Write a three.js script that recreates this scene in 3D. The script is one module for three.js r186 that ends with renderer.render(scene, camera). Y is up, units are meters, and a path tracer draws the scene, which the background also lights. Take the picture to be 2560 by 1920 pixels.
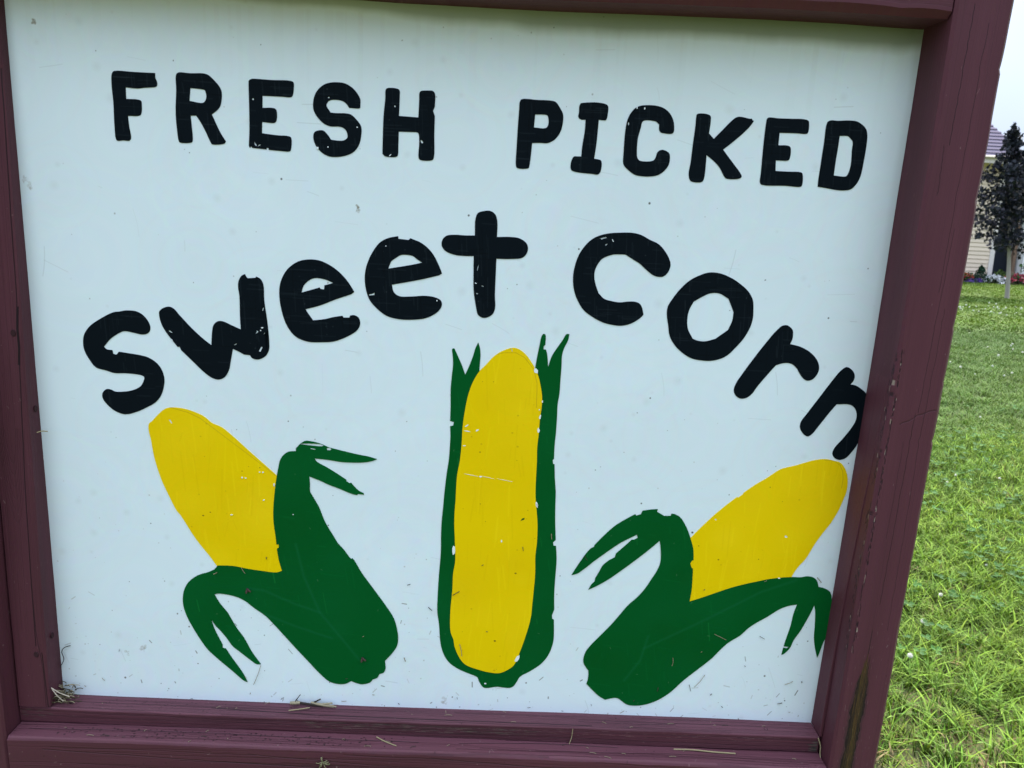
import * as THREE from 'three';
import { mergeGeometries } from 'three/addons/utils/BufferGeometryUtils.js';

// ---------------------------------------------------------------- camera, sky, sun, exposure
const scene = new THREE.Scene();
const camera = new THREE.PerspectiveCamera(53.052, 4 / 3, 0.05, 2000);
camera.position.set(0.06227, 1.36, 1.06511);
camera.up.set(-0.04670, 0.98606, -0.15970);
camera.lookAt(0.06227 + 0.015952, 1.36 - 0.159122, 1.06511 - 0.98713);
camera.focus = 1.1;
camera.userData.fStop = 14;
const renderer = new THREE.WebGLRenderer({ antialias: true });
renderer.toneMapping = THREE.LinearToneMapping;
renderer.toneMappingExposure = 2.55;
renderer.shadowMap.enabled = true;
renderer.shadowMap.type = THREE.PCFSoftShadowMap;

// value noise ------------------------------------------------------------------
function rng(seed) { let s = seed >>> 0; return () => { s = (s + 0x6D2B79F5) | 0; let t = Math.imul(s ^ (s >>> 15), 1 | s); t = (t + Math.imul(t ^ (t >>> 7), 61 | t)) ^ t; return ((t ^ (t >>> 14)) >>> 0) / 4294967296; }; }
function hash2(i, j) { let h = Math.imul(i, 374761393) + Math.imul(j, 668265263); h = Math.imul(h ^ (h >>> 13), 1274126177); return ((h ^ (h >>> 16)) >>> 0) / 4294967296; }
function vnoise(x, y) {
  const i = Math.floor(x), j = Math.floor(y), u = x - i, v = y - j, a = u * u * (3 - 2 * u), b = v * v * (3 - 2 * v);
  return (hash2(i, j) * (1 - a) + hash2(i + 1, j) * a) * (1 - b) + (hash2(i, j + 1) * (1 - a) + hash2(i + 1, j + 1) * a) * b;
}
function fbm(x, y, o = 4) { let s = 0, a = 0.5, t = 0; for (let k = 0; k < o; k++) { s += a * vnoise(x, y); t += a; a *= 0.5; x = x * 2.03 + 17.1; y = y * 2.03 + 5.7; } return s / t; }
const smooth = (a, b, x) => { const t = Math.min(1, Math.max(0, (x - a) / (b - a))); return t * t * (3 - 2 * t); };
const mix = (a, b, t) => a + (b - a) * t;

// the sky: high thin overcast, brighter towards the veiled sun behind the sign, bluer on the far side
const SUN = new THREE.Vector3(0.42, 0.80, -0.43).normalize();
{
  const w = 512, h = 256, d = new Float32Array(w * h * 4);
  for (let j = 0; j < h; j++) for (let i = 0; i < w; i++) {
    const u = (i + 0.5) / w, v = (j + 0.5) / h, th = (u - 0.5) * 2 * Math.PI, ph = (v - 0.5) * Math.PI;
    const x = Math.cos(th) * Math.cos(ph), y = Math.sin(ph), z = Math.sin(th) * Math.cos(ph);
    const c = x * SUN.x + y * SUN.y + z * SUN.z;
    const glow = 0.10 * Math.pow(Math.max(0, 0.5 + 0.5 * c), 3) + 0.5 * Math.pow(Math.max(0, c), 14);
    const n = fbm(Math.abs(x) * 2.2 + z * 1.7 + 9, y * 4 + z * 1.3 + 4, 5), cl = 0.74 + 0.50 * n;
    const veil = 0.35 + 0.65 * smooth(0.35, 0.6, n), lift = 0.22 + 1.42 * Math.max(0, y); // an overcast sky is brighter overhead than low down
    let r = mix(0.56, 0.71, veil) * lift, g = mix(0.70, 0.80, veil) * lift, b = mix(0.95, 0.98, veil) * lift;
    r = (r + glow * 0.75) * cl; g = (g + glow * 0.72) * cl; b = (b + glow * 0.64) * cl;
    const k = (j * w + i) * 4; d[k] = r; d[k + 1] = g; d[k + 2] = b; d[k + 3] = 1;
  }
  const t = new THREE.DataTexture(d, w, h, THREE.RGBAFormat, THREE.FloatType);
  t.mapping = THREE.EquirectangularReflectionMapping; t.magFilter = THREE.LinearFilter; t.needsUpdate = true;
  scene.background = t; scene.environment = t;
}
const sun = new THREE.DirectionalLight(new THREE.Color(1.0, 0.93, 0.80), 3.0);
sun.position.copy(SUN).multiplyScalar(60);
sun.castShadow = true; sun.shadow.radius = 24; sun.shadow.mapSize.set(2048, 2048);
Object.assign(sun.shadow.camera, { left: -30, right: 30, top: 30, bottom: -30, near: 1, far: 150 });
sun.target.position.set(5, 0, -8);
scene.add(sun, sun.target);

// ---------------------------------------------------------------- helpers
const used = {};
function numbered(n) { const k = used[n] = (used[n] ?? -1) + 1; return k ? n + '_' + String(k).padStart(3, '0') : n; }
function tag(o, label, category, group, kind) { o.userData = { label, category }; if (group) o.userData.group = group; if (kind) o.userData.kind = kind; return o; }
function thing(name, label, category, [x, y, z] = [0, 0, 0], turn = 0, group) {
  const o = new THREE.Group(); o.name = numbered(name); o.position.set(x, y, z); o.rotation.y = turn; scene.add(o); return tag(o, label, category, group);
}
function mesh(name, geo, mat, parent) { const m = new THREE.Mesh(geo, mat); m.name = parent === scene ? numbered(name) : name; m.castShadow = m.receiveShadow = true; (parent ?? scene).add(m); return m; }
const lin = (r, g, b) => new THREE.Color().setRGB(r, g, b);
const css = (r, g, b, a = 1) => { const f = (c) => Math.round(255 * (c <= 0.0031308 ? 12.92 * c : 1.055 * Math.pow(c, 1 / 2.4) - 0.055)); return `rgba(${f(r)},${f(g)},${f(b)},${a})`; };
const std = (color, roughness = 0.8, extra = {}) => new THREE.MeshPhysicalMaterial({ color, roughness, specularIntensity: 0.4, ...extra });
function canvas(w, h) { const c = document.createElement('canvas'); c.width = w; c.height = h; return [c, c.getContext('2d')]; }
function tex(c, srgb = true, repeat = false) { const t = new THREE.CanvasTexture(c); if (srgb) t.colorSpace = THREE.SRGBColorSpace; t.magFilter = THREE.LinearFilter; if (repeat) t.wrapS = t.wrapT = THREE.RepeatWrapping; return t; }
function box(x0, x1, y0, y1, z0, z1) { const g = new THREE.BoxGeometry(x1 - x0, y1 - y0, z1 - z0); g.translate((x0 + x1) / 2, (y0 + y1) / 2, (z0 + z1) / 2); return g; }
const clean = (g) => { const n = g.index ? g.toNonIndexed() : g; for (const k of Object.keys(n.attributes)) if (!['position', 'normal', 'uv', 'color'].includes(k)) n.deleteAttribute(k); return n; };
function join(list) { return mergeGeometries(list.map(clean)); }
function tint(g, c) { const n = g.attributes.position.count, a = new Float32Array(n * 3); for (let i = 0; i < n; i++) { a[i * 3] = c.r; a[i * 3 + 1] = c.g; a[i * 3 + 2] = c.b; } g.setAttribute('color', new THREE.BufferAttribute(a, 3)); return g; }
function soup(pos, uv, col) { const g = new THREE.BufferGeometry(); g.setAttribute('position', new THREE.Float32BufferAttribute(pos, 3)); if (uv) g.setAttribute('uv', new THREE.Float32BufferAttribute(uv, 2)); if (col) g.setAttribute('color', new THREE.Float32BufferAttribute(col, 3)); g.computeVertexNormals(); return g; }

// ---------------------------------------------------------------- the ground
const groundBase = (x, z) => { const s = Math.max(0, -z), t = 0.064 * (s < 30 ? s : 30 + (s - 30) * 0.15); return t; };
const groundY = (x, z) => groundBase(x, z) + (fbm(x * 0.9 + 40, z * 0.9 + 11, 3) - 0.5) * 0.035;
{
  const xs = [], zs = [];
  for (let x = -160; x <= 160; x += (Math.abs(x - 4) < 12 ? 0.25 : Math.abs(x - 4) < 30 ? 1.5 : 10)) xs.push(x);
  for (let z = 60; z >= -300; z -= (z < 4 && z > -14 ? 0.25 : z < 10 && z > -32 ? 0.75 : 10)) zs.push(z);
  const pos = [], uv = [], idx = [];
  zs.forEach((z) => xs.forEach((x) => { pos.push(x, groundY(x, z), z); uv.push(x / 1.6, z / 1.6); }));
  const W = xs.length;
  for (let j = 0; j < zs.length - 1; j++) for (let i = 0; i < W - 1; i++) { const a = j * W + i; idx.push(a, a + 1, a + W, a + 1, a + W + 1, a + W); }
  const g = new THREE.BufferGeometry();
  g.setAttribute('position', new THREE.Float32BufferAttribute(pos, 3)); g.setAttribute('uv', new THREE.Float32BufferAttribute(uv, 2)); g.setIndex(idx); g.computeVertexNormals();
  const [c, x] = canvas(1024, 1024), R = rng(5);
  x.fillStyle = css(0.07, 0.075, 0.03); x.fillRect(0, 0, 1024, 1024);
  for (let k = 0; k < 26000; k++) {
    const px = R() * 1024, py = R() * 1024, l = 6 + R() * 26, a = R() * 6.283, q = R();
    x.strokeStyle = q < 0.3 ? css(0.2, 0.16, 0.075, 0.7) : q < 0.55 ? css(0.045, 0.045, 0.02, 0.8) : css(0.07 + R() * 0.07, 0.11 + R() * 0.08, 0.022 + R() * 0.02, 0.75);
    x.lineWidth = 1 + R() * 2; x.beginPath(); x.moveTo(px, py); x.lineTo(px + Math.cos(a) * l, py + Math.sin(a) * l); x.stroke();
  }
  const m = std(0xffffff, 1, { map: tex(c, true, true) });
  const o = mesh('lawn', g, m, scene); o.userData.kind = 'structure';
}

// ---------------------------------------------------------------- the painted sign
// sign coordinates: origin at the middle of the white panel, x to the right, y up, z out of the panel; the whole sign leans 4 degrees forward
const Y0 = 1.17257;
const sign = thing('farm_sign', 'hand painted white wooden corn sign in a maroon frame on two posts', 'sign', [0, 0, -0.0818]);
sign.rotation.x = 4 * Math.PI / 180;
const MAROON = [0.080, 0.0245, 0.034];

// paint with wood grain, on four sides laid out as four strips of one canvas
function woodTexture(len, dims, seed, o = {}) {
  const W = 2048, H = o.rows ?? 512, [c, x] = canvas(W, H), [bc, b] = canvas(W, H), R = rng(seed), g = o.grain ?? 1;
  const base = o.base ?? MAROON, sh = (k, a) => css(base[0] * k, base[1] * k, base[2] * k, a);
  x.fillStyle = sh(1, 1); x.fillRect(0, 0, W, H); b.fillStyle = '#808080'; b.fillRect(0, 0, W, H);
  for (let k = 0; k < 160; k++) { // cloudy fading of the paint
    const px = R() * W, py = R() * H, r = 40 + R() * 160, q = R() < 0.5 ? 0.72 : 1.28, gr = x.createRadialGradient(0, 0, 0, 0, 0, r);
    gr.addColorStop(0, sh(q, 0.3)); gr.addColorStop(1, sh(q, 0)); x.save(); x.translate(px, py); x.scale(2.4, 0.45); x.fillStyle = gr; x.fillRect(-r, -r, 2 * r, 2 * r); x.restore();
  }
  if (o.litTop) { x.fillStyle = css(0.17, 0.075, 0.095, 0.5); x.fillRect(0, H * 0.5, W, H * 0.25); } // upper face painted lighter: skylight on the ledge put into the colour
  for (let k = 0; k < 620; k++) { // grain
    const px = R() * W - 200, py = R() * H, l = 120 + R() * 900, dark = R() < 0.6, a = Math.min(0.8, (0.07 + R() * 0.26) * g), wv = 1 + R() * 3, f = 0.004 + R() * 0.006, ph = R() * 6.28;
    x.strokeStyle = dark ? sh(0.45, a) : sh(1.5, a * 0.6); b.strokeStyle = dark ? `rgba(40,40,40,${a * 1.5})` : `rgba(190,190,190,${a})`;
    x.lineWidth = b.lineWidth = 0.8 + R() * 1.8;
    for (const q of [x, b]) { q.beginPath(); for (let t = 0; t <= l; t += 16) q[t ? 'lineTo' : 'moveTo'](px + t, py + Math.sin(t * f + ph) * wv); q.stroke(); }
  }
  for (let k = 0; k < (o.specks ?? 220); k++) { // dust, lint and small chips
    const px = R() * W, py = R() * H, q = R();
    x.fillStyle = q < 0.45 ? css(0.25, 0.2, 0.17, 0.25 + R() * 0.4) : q < 0.8 ? sh(0.3, 0.7) : css(0.35, 0.3, 0.26, 0.5);
    x.save(); x.translate(px, py); x.rotate(R() * 6.28); x.fillRect(0, 0, 1 + R() * (q < 0.2 ? 11 : 3.5), 1 + R() * 1.4); x.restore();
  }
  // P(u metres along, side, v metres across that side) -> pixel
  const P = (u, side, v) => [u / len * W, (1 - (side + v / dims[side % 2]) / 4) * H];
  const crack = (side, pts, w = 2, a = 0.9) => { for (const [q, col] of [[x, css(0.012, 0.006, 0.008, a)], [b, 'rgba(0,0,0,1)']]) { q.strokeStyle = col; q.lineWidth = w; q.lineJoin = 'round'; q.beginPath(); pts.forEach(([u, v], i) => { const [px, py] = P(u, side, v); q[i ? 'lineTo' : 'moveTo'](px, py); }); q.stroke(); } };
  o.extra?.({ x, b, P, crack, R, sh, W, H });
  return { map: tex(c), bumpMap: tex(bc, false) };
}
// a length of timber with eased edges; sec(t) gives [a0, a1, b0, b1]: (x, z) for an upright, (y, z) for a rail
function timber(axis, from, to, sec, seed, o = {}) {
  const N = o.n ?? 60, c = o.ease ?? 0.0025, w = o.wobble ?? 0.0005, pos = [], uv = [], rings = [];
  for (let i = 0; i <= N; i++) {
    const t = i / N, L = mix(from, to, t); let [a0, a1, b0, b1] = sec(t);
    const q = (k) => (fbm(t * (to - from) * 9 + seed * 3.1, k * 7.7 + seed, 3) - 0.5) * 2 * w;
    a0 += q(1); a1 += q(2) + (o.nick?.(t) ?? 0); b0 += q(3); b1 += q(4);
    const e = c * (0.8 + 0.5 * fbm(t * 40, seed + 3, 2));
    const s = [[a0 + e, b1], [a1 - e, b1], [a1, b1 - e], [a1, b0 + e], [a1 - e, b0], [a0 + e, b0], [a0, b0 + e], [a0, b1 - e]];
    rings.push(s.map(([a, b]) => axis === 'y' ? [a, L, b] : [L, a, b]));
  }
  const vv = [0.003, 0.247, 0.253, 0.497, 0.503, 0.747, 0.753, 0.997], flip = axis === 'y';
  for (let i = 0; i < N; i++) for (let k = 0; k < 8; k++) {
    const k2 = (k + 1) % 8, A = rings[i][k], B = rings[i][k2], C = rings[i + 1][k2], D = rings[i + 1][k], u0 = i / N, u1 = (i + 1) / N, v0 = vv[k], v1 = k === 7 ? 1 : vv[k2];
    const quad = flip ? [[A, u0, v0], [B, u0, v1], [C, u1, v1], [A, u0, v0], [C, u1, v1], [D, u1, v0]] : [[A, u0, v0], [C, u1, v1], [B, u0, v1], [A, u0, v0], [D, u1, v0], [C, u1, v1]];
    for (const [p, u, v] of quad) { pos.push(...p); uv.push(u, v); }
  }
  for (const [r, end] of [[rings[0], 0], [rings[N], 1]]) for (let k = 1; k < 7; k++) { const T = [r[0], r[k], r[k + 1]]; if ((end === 1) === flip) T.reverse(); for (const p of T) { pos.push(p[0], p[1] + 0, p[2]); uv.push(0.5, 0.1); } }
  const g = soup(pos, uv); g.translate(0, Y0, 0); return g;
}
function member(name, axis, from, to, sec, seed, o = {}) {
  const s = sec(0), dims = [s[1] - s[0], s[3] - s[2]];
  const t = woodTexture(to - from, dims, seed, o.tex);
  return mesh(name, timber(axis, from, to, sec, seed, o), std(0xffffff, o.rough ?? 0.62, { ...t, bumpScale: o.bump ?? 0.0012 }), sign);
}
// right post: long drying cracks, chipped inner corner, bare rotten strip near the foot
const postLow = -1.36, postTop = 0.80, PL = postTop - postLow;
const rightPost = member('post', 'y', postLow, postTop, (t) => [0.5785, 0.6475, -0.03, 0.068], 11, {
  n: 420, ease: 0.0035, wobble: 0.0006, nick: (t) => { const y = mix(postLow, postTop, t); let d = 0; for (const [c, w, k] of [[0.447, 0.016, 0.0022], [0.29, 0.022, 0.0018], [0.135, 0.012, 0.0013], [0.06, 0.018, 0.0012], [-0.02, 0.008, 0.002], [-0.2, 0.02, 0.001]]) { const q = (y - c) / w; d -= q > 0 ? k * Math.exp(-q * 1.1) * smooth(0, 0.12, q) : 0; } return d; },
  tex: { grain: 0.55, rows: 1024, extra: ({ x, b, P, crack, R, sh }) => {
    const u = (y) => y - postLow;
    const wander = (y0, y1, v0, v1, n = 26, j = 0.0012) => { const r = []; for (let i = 0; i <= n; i++) { const t = i / n; r.push([u(mix(y0, y1, t)), mix(v0, v1, t) + (R() - 0.5) * j]); } return r; };
    crack(0, wander(0.52, 0.36, 0.021, 0.019), 2.2, 0.8); crack(0, wander(0.36, 0.30, 0.012, 0.014), 1.8, 0.6); crack(0, wander(0.50, 0.18, 0.043, 0.039), 1.6, 0.75);
    crack(0, wander(0.26, 0.02, 0.045, 0.040), 1.6, 0.7); crack(0, wander(0.16, -0.05, 0.052, 0.049), 1.6, 0.6); crack(0, wander(0.02, -0.26, 0.036, 0.033), 1.8, 0.75); crack(0, wander(-0.05, -0.30, 0.05, 0.052), 1.4, 0.5);
    crack(0, wander(-0.02, -0.16, 0.026, 0.025), 1.3, 0.5);
    crack(0, [[u(0.004), 0.016], [u(0.007), 0.021], [u(0.009), 0.028], [u(0.013), 0.034], [u(0.018), 0.040], [u(0.0195), 0.047], [u(0.024), 0.056], [u(0.026), 0.066]], 1.3, 0.4);
    // chipped and flaking inner corner
    for (let k = 0; k < 320; k++) { const y = mix(0.10, -0.34, R()), side = R() < 0.6 ? 0 : 3, v = side ? 0.098 - R() * 0.008 - Math.max(0, -y) * 0.02 * R() : R() * 0.005; const [px, py] = P(u(y), side, v); const pale = R() < 0.1; x.fillStyle = pale ? css(0.3, 0.26, 0.2, 0.8) : css(0.02, 0.008, 0.012, 0.8); b.fillStyle = '#101010'; for (const q of [x, b]) q.fillRect(px, py, 2 + R() * 6, 2 + R() * 4); }
    // rotten strip, bare grey brown wood
    crack(0, wander(-0.30, -0.37, 0.0285, 0.027, 12, 0.0008), 2.5, 0.8);
    const mid = (y) => 0.0275 - 0.024 * (-0.35 - y), half = (y) => 0.0085 * smooth(-0.352, -0.40, y) * (0.75 + 0.5 * fbm(y * 60, 3, 3)) * (0.65 + 0.35 * smooth(-0.66, -0.5, y)) + 0.0012;
    const outline = (k, j) => { const a = [], c = []; for (let y = -0.352; y > -0.68; y -= 0.003) { a.push([y, mid(y) + half(y) * k + j * (fbm(y * 170, k * 9, 3) - 0.5)]); c.unshift([y, mid(y) - half(y) * k + j * (fbm(y * 170, k * 9 + 50, 3) - 0.5)]); } return [...a, ...c]; };
    for (const [k, j, col, bump] of [[1.35, 0.004, css(0.045, 0.02, 0.024, 0.7), '#505050'], [1, 0.005, css(0.016, 0.009, 0.009, 0.95), '#000000']]) for (const [q, f] of [[x, col], [b, bump]]) { q.fillStyle = f; q.beginPath(); outline(k, j).forEach(([y, v], i) => { const p = P(u(y), 0, v); q[i ? 'lineTo' : 'moveTo'](...p); }); q.fill(); }
    for (let k = 0; k < 900; k++) { const y = mix(-0.372, -0.66, R()), q = (R() + R() - 1), v = mid(y) + 0.0012 + q * half(y) * 0.85, [px, py] = P(u(y), 0, v), r = R(); x.fillStyle = r < 0.62 - 0.3 * Math.abs(q) ? css(0.06 + R() * 0.035, 0.036 + R() * 0.016, 0.013, 0.75) : r < 0.85 ? css(0.04, 0.022, 0.012, 0.8) : css(0.012, 0.009, 0.009, 0.85); const l = 8 + R() * 34; x.fillRect(px, py, l, 1.4); b.fillStyle = r < 0.6 ? '#3a3a3a' : '#080808'; b.fillRect(px, py, l, 1.4); }
    for (let k = 0; k < 60; k++) { const [px, py] = P(u(mix(-0.3, -0.6, R())), 0, R() * 0.069); x.fillStyle = css(0.3, 0.25, 0.22, 0.35); x.fillRect(px, py, 2 + R() * 3, 1.5); }
    // bare weathered outer edge
    for (let k = 0; k < 240; k++) { const [px, py] = P(R() * PL, 0, 0.069 - R() * R() * 0.0022); x.fillStyle = css(0.12, 0.085, 0.06, 0.5); x.fillRect(px, py, 8 + R() * 50, 1.5); }
    for (let k = 0; k < 300; k++) { const [px, py] = P(R() * PL, 1, 0.098 - R() * 0.006); x.fillStyle = css(0.13, 0.1, 0.075, 0.6); x.fillRect(px, py, 8 + R() * 50, 3); }
  } },
});
const leftPost = member('post', 'y', postLow, postTop, (t) => [-0.715, -0.6358, -0.03, 0.068], 12, { n: 160, ease: 0.003, tex: { grain: 0.6, rows: 512 } });
member('top_rail', 'x', -0.6335, 0.5765, (t) => [0.5048 + 0.002 * Math.sin(t * 9) - 0.001, 0.594, -0.028, 0.064], 13, { ease: 0.008, wobble: 0.0009, tex: { grain: 0.9 } });
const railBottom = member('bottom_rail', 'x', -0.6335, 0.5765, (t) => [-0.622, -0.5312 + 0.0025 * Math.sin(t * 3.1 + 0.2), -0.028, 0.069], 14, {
  ease: 0.004, wobble: 0.0012, n: 90, bump: 0.002, tex: { litTop: true, grain: 1.5, specks: 500, extra: ({ x, b, P, crack, R }) => {
    crack(1, [[0.02, 0.02], [0.3, 0.024], [0.6, 0.02]], 1.6, 0.5); crack(1, [[0.66, 0.022], [0.78, 0.03], [0.9, 0.028]], 1.6, 0.6);
    for (const [u0, v0, u1, v1] of [[0.05, 0.075, 0.5, 0.06], [0.35, 0.08, 0.8, 0.06], [0.3, 0.065, 0.75, 0.055], [0.62, 0.085, 1.0, 0.07], [0.75, 0.062, 1.2, 0.066], [0.8, 0.078, 1.2, 0.08]]) crack(0, [[u0, v0], [mix(u0, u1, 0.4), mix(v0, v1, 0.55)], [u1, v1]], 1.2, 0.35);
    for (let k = 0; k < 170; k++) { const [px, py] = P(0.06 + R() * 0.5, 1, 0.006 + R() * 0.022); x.fillStyle = css(0.02, 0.008, 0.01, 0.85); x.beginPath(); x.ellipse(px, py, 1.2 + R() * 2, 1 + R() * 1.2, 0, 0, 6.3); x.fill(); }
  } } });
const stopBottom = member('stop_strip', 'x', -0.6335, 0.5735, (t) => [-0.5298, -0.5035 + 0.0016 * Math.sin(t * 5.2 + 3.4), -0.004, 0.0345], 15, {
  ease: 0.002, wobble: 0.0007, n: 90, bump: 0.0022, tex: { litTop: true, grain: 1.9, specks: 420, extra: ({ x, b, P, crack, R }) => {
    crack(1, [[0.28, 0.016], [0.36, 0.012], [0.44, 0.008], [0.52, 0.0085], [0.6, 0.007], [0.72, 0.006], [0.86, 0.004]], 4.2, 0.95); crack(1, [[0.47, 0.024], [0.56, 0.023]], 1.6, 0.6); crack(1, [[0.84, 0.014], [0.93, 0.013], [0.99, 0.015]], 2.6, 0.7);
    for (let k = 0; k < 260; k++) { const u = 0.42 + Math.abs(R() + R() - 1) * 0 + R() * 0.34, v = 0.010 + R() * 0.013, [px, py] = P(u, 0, v); const q = R(); x.fillStyle = q < 0.6 ? css(0.03, 0.034, 0.02, 0.6) : css(0.17, 0.16, 0.11, 0.6); x.fillRect(px, py, 6 + R() * 30, 1.6 + R() * 1.4); }
    for (let k = 0; k < 60; k++) { const [px, py] = P(0.70 + R() * 0.45, 0, 0.015 + R() * 0.009); x.fillStyle = css(0.35, 0.29, 0.23, 0.5); x.fillRect(px, py, 3 + R() * 14, 1.5); }
    for (let k = 0; k < 40; k++) { const [px, py] = P(R() * 0.045, 0, R() * 0.025); x.fillStyle = css(0.09, 0.085, 0.06, 0.4); x.fillRect(px, py, 6 + R() * 10, 4); }
    { const [px, py] = P(1.187, 0, 0.02); for (let k = 0; k < 46; k++) { x.fillStyle = R() < 0.6 ? css(0.10, 0.09, 0.075, 0.55) : css(0.03, 0.026, 0.022, 0.6); const w = 4 + R() * 14; x.fillRect(px + 32 - w - R() * R() * 14, py + R() * 90, w, 3 + R() * 9); } }
    for (let k = 0; k < 70; k++) { const [px, py] = P(0.05 + R() * 0.3, 1, 0.004 + R() * 0.026); x.fillStyle = css(0.02, 0.008, 0.01, 0.85); x.beginPath(); x.ellipse(px, py, 1.2 + R() * 2, 1 + R() * 1.2, 0, 0, 6.3); x.fill(); }
  } } });
const stopLeft = member('stop_strip', 'y', -0.5015, 0.53, (t) => [-0.6337, mix(-0.5868, -0.5788, t), -0.004, mix(0.0365, 0.012, t)], 16, {
  ease: 0.0016, wobble: 0.0006, n: 90, tex: { grain: 0.9, extra: ({ x, b, P, crack, R }) => {
    crack(0, [[0.10, 0.034], [0.2, 0.0345], [0.34, 0.036], [0.5, 0.041], [0.62, 0.044], [0.9, 0.0462]], 3, 0.8);
    crack(0, [[0.52, 0.041], [0.545, 0.043], [0.57, 0.042], [0.6, 0.0445]], 8, 0.9); crack(0, [[0, 0.043], [0.06, 0.042], [0.12, 0.036], [0.2, 0.034]], 2, 0.7); crack(0, [[0, 0.046], [0.09, 0.042]], 4, 0.7);
    for (let k = 0; k < 6; k++) { const p = []; for (let t = -1; t <= 1; t += 0.1) p.push([0.43 - 0.05 * (1 - t * t) * (1 + k * 0.35), 0.022 + t * (0.008 + k * 0.0022)]); crack(0, p, 1, 0.22); }
    for (let k = 0; k < 50; k++) { const [px, py] = P(R() * 0.5, 1, R() * 0.03); x.fillStyle = css(0.3, 0.22, 0.19, 0.4); x.fillRect(px, py, 2 + R() * 14, 1.2); }
  } } });
const stopRight = member('stop_strip', 'y', -0.5015, 0.5035, (t) => [mix(0.5738, 0.5822, t), mix(0.5779, 0.5826, t), -0.004, mix(0.0335, 0.066, smooth(0.1, 0.85, t))], 17, { ease: 0.0006, wobble: 0.0004, n: 90, tex: { grain: 0.6 } });

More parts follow.
